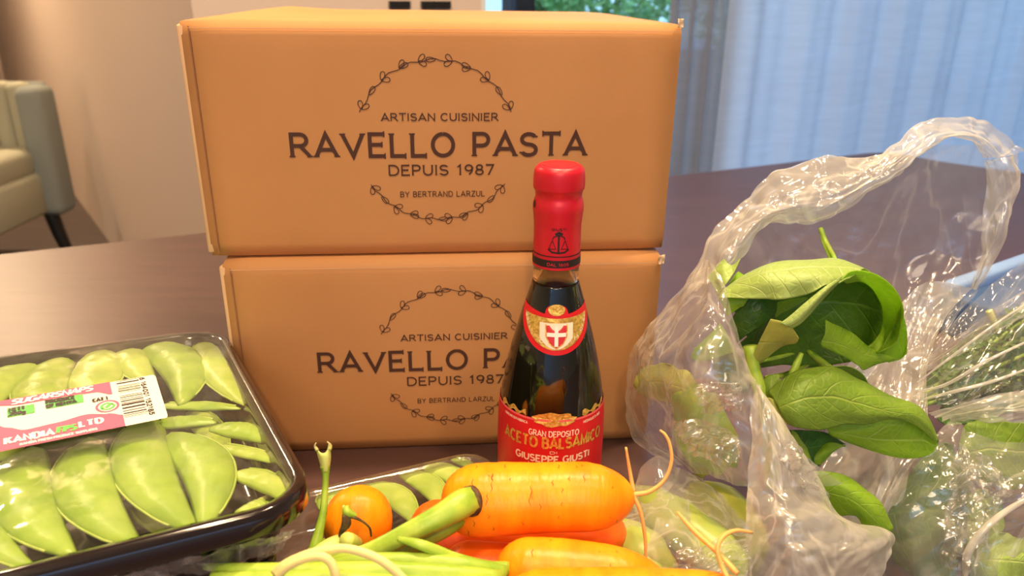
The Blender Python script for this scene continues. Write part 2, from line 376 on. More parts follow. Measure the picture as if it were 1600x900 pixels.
# ------------------------------------------------------------------ stroke lettering
def arc(cx, cy, rx, ry, a0, a1, n=10):
    return [(cx + rx * math.cos(math.radians(a0 + (a1 - a0) * i / n)), cy + ry * math.sin(math.radians(a0 + (a1 - a0) * i / n))) for i in range(n + 1)]
S_ = arc(.36, .74, .32, .24, 30, 270, 10) + arc(.36, .25, .34, .25, 90, -150, 10)[1:]
G = {
 'A': (.95, [[(.02, 0), (.47, 1), (.93, 0)], [(.2, .3), (.75, .3)]]),
 'B': (.78, [[(.05, 0), (.05, 1), (.4, 1)] + arc(.42, .76, .25, .24, 90, -90, 8) + [(.05, .52)], [(.42, .52)] + arc(.45, .26, .29, .26, 90, -90, 8) + [(.05, 0)]]),
 'C': (.9, [arc(.48, .5, .44, .5, 48, 312, 16)]),
 'D': (.88, [[(.05, 0), (.05, 1), (.4, 1)] + arc(.4, .5, .45, .5, 90, -90, 12) + [(.05, 0)]]),
 'E': (.72, [[(.68, 1), (.05, 1), (.05, 0), (.7, 0)], [(.05, .52), (.58, .52)]]),
 'F': (.7, [[(.68, 1), (.05, 1), (.05, 0)], [(.05, .52), (.58, .52)]]),
 'G': (.95, [arc(.48, .5, .44, .5, 48, 330, 16) + [(.88, .45), (.55, .45)]]),
 'H': (.86, [[(.05, 0), (.05, 1)], [(.79, 0), (.79, 1)], [(.05, .52), (.79, .52)]]),
 'I': (.16, [[(.06, 0), (.06, 1)]]),
 'K': (.82, [[(.05, 0), (.05, 1)], [(.74, 1), (.08, .42)], [(.28, .58), (.8, 0)]]),
 'L': (.68, [[(.05, 1), (.05, 0), (.66, 0)]]),
 'M': (1.0, [[(.05, 0), (.08, 1), (.5, .15), (.92, 1), (.95, 0)]]),
 'N': (.88, [[(.05, 0), (.05, 1), (.82, 0), (.82, 1)]]),
 'O': (1.0, [arc(.5, .5, .46, .5, 90, 450, 22)]),
 'P': (.74, [[(.05, 0), (.05, 1), (.42, 1)] + arc(.42, .73, .27, .27, 90, -90, 8) + [(.05, .46)]]),
 'R': (.84, [[(.05, 0), (.05, 1), (.44, 1)] + arc(.44, .74, .27, .26, 90, -90, 8) + [(.05, .48)], [(.42, .48), (.82, 0)]]),
 'S': (.74, [S_]),
 'T': (.82, [[(.02, 1), (.8, 1)], [(.41, 1), (.41, 0)]]),
 'U': (.86, [[(.05, 1), (.05, .4)] + arc(.42, .38, .37, .38, 180, 360, 10) + [(.79, 1)]]),
 'V': (.92, [[(.02, 1), (.46, 0), (.9, 1)]]),
 'W': (1.2, [[(.02, 1), (.32, 0), (.6, .9), (.88, 0), (1.18, 1)]]),
 'Y': (.86, [[(.02, 1), (.42, .48), (.84, 1)], [(.42, .48), (.42, 0)]]),
 'Z': (.78, [[(.05, 1), (.74, 1), (.03, 0), (.76, 0)]]),
 '0': (.72, [arc(.36, .5, .31, .5, 90, 450, 16)]),
 '1': (.42, [[(.05, .82), (.24, 1), (.24, 0)]]),
 '2': (.7, [arc(.35, .72, .29, .28, 160, -30, 9) + [(.04, 0), (.68, 0)]]),
 '3': (.68, [arc(.32, .76, .28, .24, 150, -90, 9) + arc(.32, .27, .31, .27, 90, -150, 9)]),
 '4': (.72, [[(.52, 0), (.52, 1), (.03, .28), (.7, .28)]]),
 '5': (.7, [[(.62, 1), (.14, 1), (.08, .55)] + arc(.33, .32, .32, .32, 110, -150, 10)]),
 '6': (.72, [[(.58, .95)] + arc(.46, .4, .42, .56, 110, 180, 5) + arc(.36, .3, .31, .3, 180, 540, 14)]),
 '7': (.68, [[(.03, 1), (.66, 1), (.24, 0)]]),
 '8': (.72, [arc(.36, .76, .26, .24, -90, 270, 12) + arc(.36, .26, .32, .26, 90, -270, 12)]),
 '9': (.72, [arc(.36, .7, .31, .3, 0, 360, 14) + arc(.26, .6, .41, .56, 0, -70, 5)]),
 'g': (.62, [arc(.3, .35, .25, .27, 0, 360, 12), [(.55, .62), (.55, -.1)] + arc(.3, -.1, .25, .2, 0, -150, 6)]),
 '&': (.8, [[(.75, 0), (.2, .8)] + arc(.36, .82, .16, .16, 180, 0, 6) + [(.1, .35)] + arc(.34, .24, .28, .24, 160, 340, 8)]),
 '.': (.2, [[(.06, 0), (.06, .1)]]), "'": (.2, [[(.06, .8), (.06, 1)]]),
 '-': (.5, [[(.05, .45), (.42, .45)]]),
}
def text_width(s, gap=.2, space=.5):
    x = 0
    for ch in s:
        x += space if ch == ' ' else G[ch][0] + gap
    return x - gap
def ribbon(poly, wd, verts, faces, fn, closed=False):
    n = len(poly); P = [Vector((p[0], p[1])) for p in poly]; b = len(verts)
    for i in range(n):
        if i == 0: d = P[1] - P[0]
        elif i == n - 1: d = P[-1] - P[-2]
        else:
            d1 = (P[i] - P[i - 1]); d2 = (P[i + 1] - P[i])
            d1 = d1.normalized() if d1.length > 1e-9 else d2.normalized(); d2 = d2.normalized() if d2.length > 1e-9 else d1
            d = d1 + d2
            if d.length < 1e-6: d = d1
        d.normalize(); nn = Vector((-d.y, d.x)); s = wd / 2
        if 0 < i < n - 1:
            c = abs(nn.dot(Vector((-d1.y, d1.x)))); s = min(s / max(c, .35), s * 2.4)
        q = P[i] + nn * s; r = P[i] - nn * s
        verts.append(fn(q.x, q.y)); verts.append(fn(r.x, r.y))
    for i in range(n - 1):
        k = b + 2 * i; faces.append((k, k + 1, k + 3, k + 2))
def subdiv(poly, m):
    out = [poly[0]]
    for a, b in zip(poly[:-1], poly[1:]):
        d = math.hypot(b[0] - a[0], b[1] - a[1]); k = max(1, int(d / m))
        for i in range(1, k + 1): out.append((a[0] + (b[0] - a[0]) * i / k, a[1] + (b[1] - a[1]) * i / k))
    return out
def write(name, s, x0, x1, y0, h, wd, fn, m, parent=None, serif=0.0, slant=0.0, step=None, gap=.2, space=.5):
    """text between x0 and x1 (stretched), baseline y0, cap height h, stroke wd, fn(x,y)->world"""
    tw = text_width(s, gap, space); k = (x1 - x0) / tw; x = 0; verts = []; faces = []
    for ch in s:
        if ch == ' ': x += space; continue
        gw, st = G[ch]
        for pl in st:
            pp = [(x0 + (x + p[0] + slant * p[1]) * k, y0 + p[1] * h) for p in pl]
            if step: pp = subdiv(pp, step)
            ribbon(pp, wd, verts, faces, fn)
            if serif:
                for q, r in ((pp[0], pp[1]), (pp[-1], pp[-2])):
                    if math.hypot(pp[0][0] - pp[-1][0], pp[0][1] - pp[-1][1]) < 1e-6: continue
                    vert = abs(q[1] - r[1]) > abs(q[0] - r[0]) * .7
                    sd = serif * wd
                    if vert: ribbon([(q[0] - sd, q[1]), (q[0] + sd, q[1])], wd * .38, verts, faces, fn)
                    else: ribbon([(q[0], q[1] - sd), (q[0], q[1] + sd)], wd * .38, verts, faces, fn)
        x += gw + gap
    return link_mesh(name, verts, faces, m, parent, smooth=False)
def shape(name, outline, fn, m, parent=None):
    """filled polygon as a triangle fan round its centre"""
    cx = sum(p[0] for p in outline) / len(outline); cy = sum(p[1] for p in outline) / len(outline)
    v = [fn(cx, cy)] + [fn(*p) for p in outline]; n = len(outline)
    return link_mesh(name, v, [(0, 1 + i, 1 + (i + 1) % n) for i in range(n)], m, parent, smooth=False)
def grid_shape(name, u0, u1, v0f, v1f, fn, m, parent=None, nu=30, nv=3):
    v = []; f = []
    for j in range(nv + 1):
        for i in range(nu + 1):
            u = u0 + (u1 - u0) * i / nu; a = v0f(u); b = v1f(u); v.append(fn(u, a + (b - a) * j / nv))
    for j in range(nv):
        for i in range(nu):
            k = j * (nu + 1) + i; f.append((k, k + 1, k + nu + 2, k + nu + 1))
    return link_mesh(name, v, f, m, parent, smooth=False)

# ================================================================== THE ROOM
e1 = Vector((math.cos(math.radians(26.2)), math.sin(math.radians(26.2)), 0)); e2 = Vector((-e1.y, e1.x, 0)); ez = Vector((0, 0, 1))
CORN = Vector((-0.66, 1.64, 0))
dA = Vector((-0.592, 0.806, 0))                 # the left wall runs away from the corner
nA = Vector((dA.y, -dA.x, 0))
nA = nA if nA.x > 0 else -nA                    # behind the wall surface
def wall_box(name, a, b, z0, z1, nout, th, m, parent=None):
    d = (b - a).normalized(); L_ = (b - a).length
    c = (a + b) / 2 + nout * (th / 2); c = Vector((c.x, c.y, (z0 + z1) / 2))
    return box(name, c, L_, th, z1 - z0, m, parent, ax=(d, nout, ez))
CEIL = 2.42
def s_at(px, py=5):                              # distance along the back wall seen at px
    p = atp(px, py, CORN, e2); return (p - CORN).dot(e1)
struct(wall_box('wall_left', CORN + nA * 0.0, CORN + dA * 6.6, 0, CEIL, nA, 0.12, M_wall))
s0 = s_at(752); s1 = s_at(806); s2 = s_at(836)
S_END = 3.6
W1 = struct(wall_box('wall_back', CORN + nA * 0, CORN + e1 * s0, 0, CEIL, e2, 0.14, M_wall))
WB = thing('window_1', 'x', 'x', CORN + e1 * s0); del WB['label']; del WB['category']; WB['kind'] = 'structure'
def along(s, off=0.0): return CORN + e1 * s + e2 * off
wall_box('window_frame', along(s0), along(s0 + 0.012), 0.0, CEIL, e2, 0.12, M_white, WB)
wall_box('window_frame', along(s1), along(s2), 0.04, CEIL - 0.05, e2, 0.08, M_frame, WB)
for sa in (1.95, 2.9): wall_box('window_frame', along(sa), along(sa + 0.05), 0.04, CEIL - 0.05, e2, 0.08, M_frame, WB)
wall_box('window_sill', along(s0), along(S_END), 0.0, 0.04, e2, 0.14, M_white, WB)
wall_box('window_head', along(s0), along(S_END), CEIL - 0.05, CEIL, e2, 0.14, M_white, WB)
M_pane = film_mat('window_glass', haze=0.01, crinkle=0.0, streak=0.0, rough=0.02, fres=1.2)
segs = [(s0 + .012, s1), (s2, 1.95), (2.0, 2.9), (2.95, S_END)]
for a, b in segs: wall_box('pane', along(a, .03), along(b, .03), 0.04, CEIL - .05, e2, 0.006, M_pane, WB)
# far end of the alcove and the rest of the room behind the photographer
FL = CORN + dA * 6.6
B0 = Vector((-4.2, 5.0, 0)); 
struct(wall_box('wall_far', FL, FL - e1 * 2.0, 0, CEIL, e2, 0.12, M_wall))
FW = FL - e1 * 2.0
RB = along(S_END)
struct(wall_box('wall_right', RB, RB - e2 * 6.0, 0, CEIL, e1, 0.12, M_wallw))
struct(wall_box('wall_west', FW, FW - e2 * 10.6, 0, CEIL, -e1, 0.12, M_wallw))
struct(wall_box('wall_rear', RB - e2 * 6.0 + e1 * .1, RB - e2 * 6.0 - e1 * 9.5, 0, CEIL, -e2, 0.12, M_wallw))
cmid = Vector((-1.2, 1.0, 0))
struct(box('floor', (cmid.x, cmid.y, -0.03), 22, 22, 0.06, M_floor, ax=(e1, e2, ez)))
def quadslab(name, pts, z, th, m):
    n = len(pts); v = [Vector((p.x, p.y, z)) for p in pts] + [Vector((p.x, p.y, z + th)) for p in pts]
    f = [tuple(range(n)), tuple(range(2 * n - 1, n - 1, -1))] + [(i, (i + 1) % n, n + (i + 1) % n, n + i) for i in range(n)]
    return link_mesh(name, v, f, m, smooth=False)
struct(quadslab('ceiling', [FW - e2 * 10.7 - e1 * .2, RB - e2 * 6.2 + e1 * .2, RB + e2 * .14 + e1 * .2, CORN + e2 * .14 - e1*0.0, FL + e2 * .14 + nA * .15, FW + e2 * .14 - e1 * .2], CEIL, 0.08, M_ceil))

# two dark plates on the back wall
for (pa, pb) in ((607, 639), (657, 702)):
    sa, sb = s_at(pa), s_at(pb); zt = atp((pa + pb) / 2, 13, CORN, e2).z
    o = wall_box('wall_plate', along(sa, -.012), along(sb, -.012), zt, zt + 0.016, e2, 0.012, M_blackm)
    tag(o, 'narrow dark plate on the back wall, the left one above the cartons' if pa == 607 else 'wider dark plate on the back wall, nearer the window', 'wall plate')

# garden outside
def foliage(name, c, r, n, m, parent, leaf=0.035):
    v = []; f = []
    for i in range(n):
        d = Vector((random.gauss(0, 1), random.gauss(0, 1), random.gauss(0, 1))).normalized() * (r * random.uniform(.55, 1))
        p = c + Vector((d.x * 1.0, d.y * .8, d.z * 1.1)); a = Vector((random.gauss(0, 1), random.gauss(0, 1), random.gauss(0, 1))).normalized()
        b = a.orthogonal().normalized(); s = leaf * random.uniform(.6, 1.3); k = len(v)
        v += [p - a * s, p + b * s * .45, p + a * s, p - b * s * .45]; f.append((k, k + 1, k + 2, k + 3))
    o = link_mesh(name, v, f, m, parent, smooth=False); o['kind'] = 'stuff'; return o
M_bush = mat('garden_green', (0.42, 0.78, 0.24), 0.5, col2=(0.14, 0.46, 0.12), noise_scale=14)
for i, (px_, off, r) in enumerate(((965, 2.0, .40), (1200, 3.0, .6), (862, 3.6, .22))):
    cpt = atp(px_, -12, CORN + e2 * off, e2); c = Vector((cpt.x, cpt.y, 0)); z = cpt.z
    b = thing('garden_shrub', ['green garden shrub behind the window glass, right above the upper box', 'larger green garden shrub behind the blue sheer curtain', 'small green shrub farther out beside the dark window frame'][i], 'shrub', c)
    tube('stem', [c, c + ez * z], [.03, .015], M_scar, b, n=4, k=8)
    foliage('foliage', Vector((c.x, c.y, z)), r, 2600, M_bush, b)
struct(box('ground', along(6.5, 7.2) + ez * -.08, 13, 13, .06, mat('pale_bounce_ground', (.62, .68, .72), .9, col2=(.5, .56, .6), noise_scale=10), ax=(e1, e2, ez)))  # ground colour made pale to bounce skylight onto the curtain

# curtains: sheer panels hanging in pleats
def curtain_mat(name, col, alpha, tr=.6):
    m = bpy.data.materials.new(name); m.use_nodes = True; t = m.node_tree; N = t.nodes; L = t.links; N.remove(N['Principled BSDF'])
    tc = N.new('ShaderNodeTexCoord'); nz = N.new('ShaderNodeTexNoise'); mp = N.new('ShaderNodeMapping'); mp.inputs['Scale'].default_value = (3, 3, 30)
    L.new(tc.outputs['Object'], mp.inputs[0]); L.new(mp.outputs[0], nz.inputs['Vector']); nz.inputs['Scale'].default_value = 2.5
    mr = N.new('ShaderNodeMapRange'); mr.inputs['To Min'].default_value = .88; mr.inputs['To Max'].default_value = 1.06; L.new(nz.outputs['Fac'], mr.inputs[0])
    mc = N.new('ShaderNodeMix'); mc.data_type = 'RGBA'; mc.blend_type = 'MULTIPLY'; mc.inputs['Factor'].default_value = 1; mc.inputs['A'].default_value = (*col, 1); L.new(mr.outputs[0], mc.inputs['B'])
    d = N.new('ShaderNodeBsdfDiffuse'); tl = N.new('ShaderNodeBsdfTranslucent'); L.new(mc.outputs['Result'], d.inputs[0]); L.new(mc.outputs['Result'], tl.inputs[0])
    a = N.new('ShaderNodeMixShader'); a.inputs[0].default_value = tr; L.new(d.outputs[0], a.inputs[1]); L.new(tl.outputs[0], a.inputs[2])
    tp = N.new('ShaderNodeBsdfTransparent'); b = N.new('ShaderNodeMixShader'); b.inputs[0].default_value = alpha; L.new(tp.outputs[0], b.inputs[1]); L.new(a.outputs[0], b.inputs[2])
    L.new(b.outputs[0], N['Material Output'].inputs['Surface']); return m
M_sheer = curtain_mat('white_sheer', (.78, .82, .86), .975, .72)
M_sheer2 = curtain_mat('grey_sheer', (.36, .34, .33), .93, .6)
def curtain(sa, sb, off, amp, wl, m, label, zb=0.03):
    n = int((sb - sa) / .008); v = []; f = []
    for j in range(13):
        z = zb + (CEIL - .06 - zb) * j / 12
        for i in range(n + 1):
            s = sa + (sb - sa) * i / n
            a = amp * (math.sin(s / wl * 2 * PI + .7 * math.sin(s * 7)) + .35 * math.sin(s / wl * 4.3 * PI + 1))
            p = along(s + .004 * math.sin(z * 3), off + a * (1 - .15 * z / CEIL)); v.append(Vector((p.x, p.y, z)))
    for j in range(12):
        for i in range(n): k = j * (n + 1) + i; f.append((k, k + 1, k + n + 2, k + n + 1))
    o = link_mesh('sheer_curtain', v, f, m); return tag(o, label, 'curtain')
def s_off(px, py, off): return (atp(px, py, CORN + e2 * off, e2) - CORN).dot(e1)
sc1 = s_off(1045, 120, -.16); sc2 = s_off(1118, 120, -.2)
curtain(sc1 - .02, sc2 + .04, -.16, .022, .055, M_sheer2, 'grey-blue gathered curtain edge beside the upper carton')
curtain(sc2, S_END - .05, -.22, .014, .19, M_sheer, 'wide pale blue sheer curtain behind the plastic bags')
o = tag(tube('curtain_rail', [along(sc1 - .1, -.2) + ez * (CEIL - .04), along(S_END - .02, -.2) + ez * (CEIL - .04)], [.012, .012], M_white, n=2), 'white rail carrying the curtains under the ceiling', 'curtain rail')

# ------------------------------------------------------------------ table
tb = thing('dining_table', 'large dark brown table with a rounded far corner carrying everything', 'table', (0.1, 0.8, 0))
P0 = Vector((-.6595, .9193, 0))
far_r = Vector((.76, 1.62, 0))
pts = [P0 - e1 * .9, Vector((-.4185, 1.0014, 0)), Vector((.3004, 1.3827, 0)), Vector((.5096, 1.4888, 0)), far_r]
pts += [Vector((.80, 1.63, 0)), Vector((.84, 1.60, 0)), Vector((.8781, 1.5413, 0)), Vector((.9831, 1.4482, 0)), Vector((1.06, 1.33, 0)), Vector((1.15, 1.1, 0)), Vector((1.7, -.02, 0)), Vector((1.6, -.12, 0))]
pts += [Vector((-.62, -1.0, 0)) - e1 * .2, P0 - e1 * .9 - e2 * .9]
n = len(pts); vv = []; 
for (z, s) in ((T, .997), (T - .004, 1.0), (T - .032, 1.0), (T - .036, .997)):
    for p in pts: q = Vector((.1, .5, 0)) + (p - Vector((.1, .5, 0))) * s; vv.append(Vector((q.x, q.y, z)))
ff = [tuple(range(n - 1, -1, -1))] + [(k * n + i, k * n + (i + 1) % n, (k + 1) * n + (i + 1) % n, (k + 1) * n + i) for k in range(3) for i in range(n)] + [tuple(3 * n + i for i in range(n))]
link_mesh('table_top', vv, ff, M_table, tb, smooth=False)
for q in ((-1.1, .45), (.55, 1.3), (-.45, -.65), (1.25, .1)):
    box('leg', (q[0], q[1], (T - .036) / 2), .06, .06, T - .036, M_tedge, tb, ax=(e1, e2, ez), bevel=.004)

# ------------------------------------------------------------------ armchair on the left
AY = 2.95
def cp(px, py, Y=AY): return aty(px, py, Y)
ztop = cp(60, 131).z; zs = cp(60, 250, 2.75).z; zb = cp(80, 332).z
xr = cp(98, 200, 3.02).x; xl = xr - .72
ch = thing('armchair', 'pale grey-green upholstered armchair with black legs, far left by the wall', 'chair', (xr - .36, 2.95, 0))
box('seat_base', (xr - .36, 2.80, (zb + zs - .09) / 2), .58, .42, zs - .09 - zb, M_fab, ch, bevel=.02)
box('seat_cushion', (xr - .365, 2.78, zs - .05), .56, .44, .11, M_fab, ch, bevel=.035, seg=4)
for i in range(8):
    box('back_channel', (xr - .135 - i * .068, 3.01, (zs + ztop) / 2 - .03 + .001 * i), .070, .09, ztop - zs + .06, M_fab, ch, bevel=.028, seg=4)
box('back_shell', (xr - .37, 3.06, (zb + ztop) / 2), .62, .04, ztop - zb - .01, M_fabd, ch, bevel=.015, seg=3)
box('side_panel', (xr - .062, 2.985, (zb + ztop) / 2 - .01), .105, .13, ztop - zb, M_fabd, ch, bevel=.035, seg=4)
box('side_panel', (xr - .70, 2.985, (zb + ztop) / 2 - .01), .105, .13, ztop - zb, M_fabd, ch, bevel=.035, seg=4)
for (x, y) in ((xr - .10, 2.98), (xr - .20, 2.68), (xr - .60, 2.66), (xr - .62, 3.0)):
    tube('leg', [(x, y, zb + .02), (x + .02, y, zb * .5), (x + .045, y, 0)], [.030, .026, .020], M_blackm, ch, n=4, k=10)

# ================================================================== CARTONS
def carton(bx, by, a, W, z0, H, D, label, tp, seed):
    ex = Vector((math.cos(a), math.sin(a), 0)); ey = Vector((-ex.y, ex.x, 0)); z0 += T
    c = Vector((bx, by, z0))
    t = thing('cardboard_box', label, 'box', c + ey * (D / 2), 'printed cardboard boxes stacked on the table')
    # body: slightly bulged shell with rounded edges
    nx, ny, nz = 24, 16, 12
    bm = bmesh.new()
    bmesh.ops.create_cube(bm, size=1)
    bmesh.ops.subdivide_edges(bm, edges=bm.edges[:], cuts=15, use_grid_fill=True)
    R = .0035
    for v in bm.verts:
        p = Vector((v.co.x * W, v.co.y * D, v.co.z * H))
        q = Vector((max(-W / 2 + R, min(W / 2 - R, p.x)), max(-D / 2 + R, min(D / 2 - R, p.y)), max(-H / 2 + R, min(H / 2 - R, p.z))))
        d = p - q
        if d.length > 1e-9: p = q + d.normalized() * R
        fx, fy, fz = 2 * p.x / W, 2 * p.y / D, 2 * p.z / H
        b = .0012 * noise.noise(Vector((fx * 2, fy * 2, fz * 2 + seed)))
        if fz > .97 and seed == 1: p.z += .0035 * math.exp(-((fx + .75) / .14) ** 2) * (1 - fy * fy) + .002 * (1 - fx * fx) * (1 - fy * fy) 
        if abs(fy) > .97: p.y += math.copysign(.0012 * (1 - fx * fx) * (1 - fz * fz), p.y)
        v.co = c + ex * p.x + ey * (p.y + D / 2 + b * 0) + ez * (p.z + H / 2)
    me = bpy.data.meshes.new('body'); 
    for f in bm.faces: f.smooth = True
    bm.to_mesh(me); bm.free(); me.materials.append(M_card)
    o = bpy.data.objects.new('body', me); COL.objects.link(o); o.parent = t; o.matrix_parent_inverse = parent_inv(t)
    # folded side flap, a step behind the front panel on the left, and the folded rim at the top front
    def F(u, v, off=.0007): return c + ex * u + ez * v - ey * off
    bow = lambda u, v: .0012 * max(0, 1 - (2 * u / W) ** 2) * max(0, 1 - (2 * (v - H / 2) / H) ** 2)
    fn = lambda u, v: F(u, v, .00045 + bow(u, v))
    box('front_flap', c + ex * (-W / 2 + .0012) + ez * (H / 2) + ey * .004, .005, .006, H - .006, M_cardin, t, ax=(ex, ey, ez), bevel=.0015)
    grid_shape('fold_crease', -W / 2 + .0060, -W / 2 + .0068, lambda u: .003, lambda u: H - .004, lambda u, v: fn(u, v), mat('crease', (.30, .13, .06), .9), t, nu=1, nv=8)
    grid_shape('fold_crease', -W / 2 + .006, W / 2 - .005, lambda u: H - .0052 , lambda u: H - .0048, fn, M_cardin, t, nu=16, nv=1)
    return t, c, ex, ey, fn
def px2uv(px, py, c, ex, ey):
    p = atp(px, py, c, ey); d = p - c; return d.dot(ex), d.z
C1, cc1, ex1, ey1, fn1 = carton(-0.04752, 0.49019, 0.09587, .31, .1486, .1507, .245, 'printed cardboard box on top of the stack, brown wreath lettering fully visible', True, 1)
C2, cc2, ex2, ey2, fn2 = carton(-0.04407, 0.48062, 0.08902, .29872, 0.0, .1481, .245, 'printed cardboard box at the bottom, partly hidden by the dark bottle', False, 2)
def wreath(fn, cx, cy, R, parent):
    for nm, a0, a1, rev in (('wreath_sprig', 22, 158, 0), ('wreath_sprig', 212, 328, 1)):
        v = []; f = []; n = 40; pl = []
        for i in range(n + 1):
            a = math.radians(a0 + (a1 - a0) * i / n); r = R + .0008 * math.sin(i * 1.3); pl.append((cx + r * math.cos(a), cy + r * math.sin(a)))
        ribbon(pl, .00055, v, f, fn)
        k = 11
        for i in range(k):
            a = math.radians(a0 + (a1 - a0) * (i + .15 + .12 * math.sin(i * 5)) / (k - .7)); bx_, by_ = cx + R * math.cos(a), cy + R * math.sin(a)
            for sgn in ((1, -1) if i % 2 == 0 else ((0,) if i % 4 == 1 else (1, 0))):
                mid_s = 1 if math.cos(a) > 0 else -1
                dirn = a + PI / 2 * mid_s * (-1 if rev else 1) + sgn * .62
                Ls = .0054 if sgn else .0060; ww = .0014
                lp = []
                for q in range(13):
                    tt = 2 * PI * q / 12; lx = Ls * .5 * (1 - math.cos(tt)); ly = ww * math.sin(tt) * (1 - .35 * math.cos(tt))
                    lp.append((bx_ + lx * math.cos(dirn) - ly * math.sin(dirn), by_ + lx * math.sin(dirn) + ly * math.cos(dirn)))
                ribbon(lp, .0005, v, f, fn)
        link_mesh(nm, v, f, M_ink, parent, smooth=False)
def art(t, c, ex, ey, fn, dx, dy, cut):
    U = lambda px, py: px2uv(px, py, cc1, ex1, ey1)
    a, b = U(456, 245), U(914, 240); h = U(690, 208)[1] - U(690, 243)[1]
    write('lettering', 'RAVELLO PASTA', a[0] + dx, b[0] + dx, (a[1] + b[1]) / 2 + dy, h * .97, h * .17, fn, M_ink, t, serif=.75, gap=.24, space=.62)
    a, b = U(596, 188), U(778, 187); h = U(690, 176)[1] - U(690, 187)[1]
    write('lettering', 'ARTISAN CUISINIER', a[0] + dx, b[0] + dx, a[1] + dy, h, h * .17, fn, M_ink, t, serif=.8, gap=.22, space=.5)
    a, b = U(608, 273), U(771, 272); h = U(690, 258)[1] - U(690, 273)[1]
    write('lettering', 'DEPUIS 1987', a[0] + dx, b[0] + dx, a[1] + dy, h, h * .16, fn, M_ink, t, serif=.8, gap=.22, space=.6)
    a, b = U(626, 307), U(757, 306); h = U(690, 299)[1] - U(690, 307)[1]
    write('lettering', 'BY BERTRAND LARZUL', a[0] + dx, b[0] + dx, a[1] + dy, h, h * .15, fn, M_ink, t, serif=.6, gap=.25, space=.6)
    q = U(683, 222); R = (U(683, 98)[1] - U(683, 346)[1]) / 2
    wreath(fn, q[0] + dx, q[1] + dy, R, t)
art(C1, cc1, ex1, ey1, fn1, 0, 0, False)
u1 = px2uv(456, 245, cc1, ex1, ey1); u2 = px2uv(499, 581, cc2, ex2, ey2)
art(C2, cc2, ex2, ey2, fn2, u2[0] - u1[0], u2[1] - u1[1], True)
# crumpled clear tape ends at the right corners
def tape(t, px, py, c, ex, ey, s):
    u, v = px2uv(px, py, c, ex, ey); p0 = c + ex * u + ez * v
    R_ = []
    for i in range(4):
        R_.append([p0 + ex * (j * s / 3) + ez * ((1.5 - i) * s * .5) - ey * (.001 + .002 * random.random()) for j in range(4)])
    patch('tape', R_, M_tape, t, 10, 10, amp=.0015, freq=200, thick=.0002)
tape(C2, 1027, 404, cc2, ex2, ey2, .0045)
tape(C1, 1058, 36, cc1, ex1, ey1, .0035)

# ================================================================== BOTTLE
BX, BYY = .0253, .41
BB = Vector((BX, BYY, T))
bt = thing('balsamic_bottle', 'dark glass vinegar bottle with red foil cap and red label before the boxes', 'bottle', BB)
def rz(px_l, px_r, py):
    a = aty(px_l, py, BYY); b = aty(px_r, py, BYY); return (b.x - a.x) / 2, a.z - T
prof_px = [(830, 903, 436), (826, 908, 450), (818, 918, 480), (806, 929, 520), (795, 937, 560), (786, 942, 600), (780, 944, 640)]
body = [rz(*p) for p in prof_px][::-1]
Rb = body[0][0]
bodyp = [(Rb * .55, .003), (Rb * .9, .0), (Rb * .985, .003), (Rb, .008), (Rb * 1.005, .04)] + body
# smooth profile
def smooth_prof(pr, n=60):
    P = [Vector((p[0], p[1], 0)) for p in pr]; return [(q.x, q.y) for q in (cr_pt(P, i / n) for i in range(n + 1))]
sp = smooth_prof(bodyp)
lathe('glass_body', sp, M_liquid, bt, BB, 64)
def R_at(z):
    for (r0, z0), (r1, z1) in zip(sp[:-1], sp[1:]):
        if z0 <= z <= z1 and z1 > z0 and z > .006: return r0 + (r1 - r0) * (z - z0) / (z1 - z0)
    return sp[-1][0]
rn, zn0 = rz(830, 903, 436); rn2, zn1 = rz(831, 903, 404)
lathe('glass_neck', [(rn, zn0 - .001), (rn * .985, zn0 + .004), (rn2, zn1), (rn2 * .99, zn1 + .004), (rn2 * .8, zn1 + .004), (rn2 * .8, zn0 + .002), (rn * .82, zn0)], M_glass, bt, BB, 48, caps=False)
cap = [rz(831, 906, 410), rz(832, 906, 404), rz(832, 906, 380), rz(833, 907, 352), rz(832, 908, 340), rz(831, 909, 330), rz(831, 911, 322), rz(833, 911, 313), rz(836, 909, 305), rz(835, 909, 299), rz(833, 910, 294), rz(832, 913, 290), rz(832, 913, 275), rz(834, 912, 264), rz(837, 909, 259)]
cp_ = smooth_prof(cap, 50); rt, zt = cp_[-1]
cp_ += [(rt * .93, zt + .0008), (rt * .8, zt + .0012), (rt * .5, zt + .0014), (rt * .05, zt + .0014)]
lathe('foil_capsule', cp_, M_red, bt, BB, 56)
def R_cap(z):
    for (r0, z0), (r1, z1) in zip(cp_[:-1], cp_[1:]):
        if z0 <= z <= z1 and z1 > z0: return r0 + (r1 - r0) * (z - z0) / (z1 - z0)
    return cp_[0][0]
# angle zero faces the camera; u is arc length to the right
def cyl(Rf, off):
    def fn(u, z):
        r = Rf(z); a = -PI / 2 + u / max(r, .004) + .01
        return BB + Vector(((r + off) * math.cos(a), (r + off) * math.sin(a), z))
    return fn
cyB = cyl(R_at, .0002); cyB2 = cyl(R_at, .00045); cyB3 = cyl(R_at, .0007); cyC = cyl(R_cap, .00025); cyC2 = cyl(R_cap, .0005)
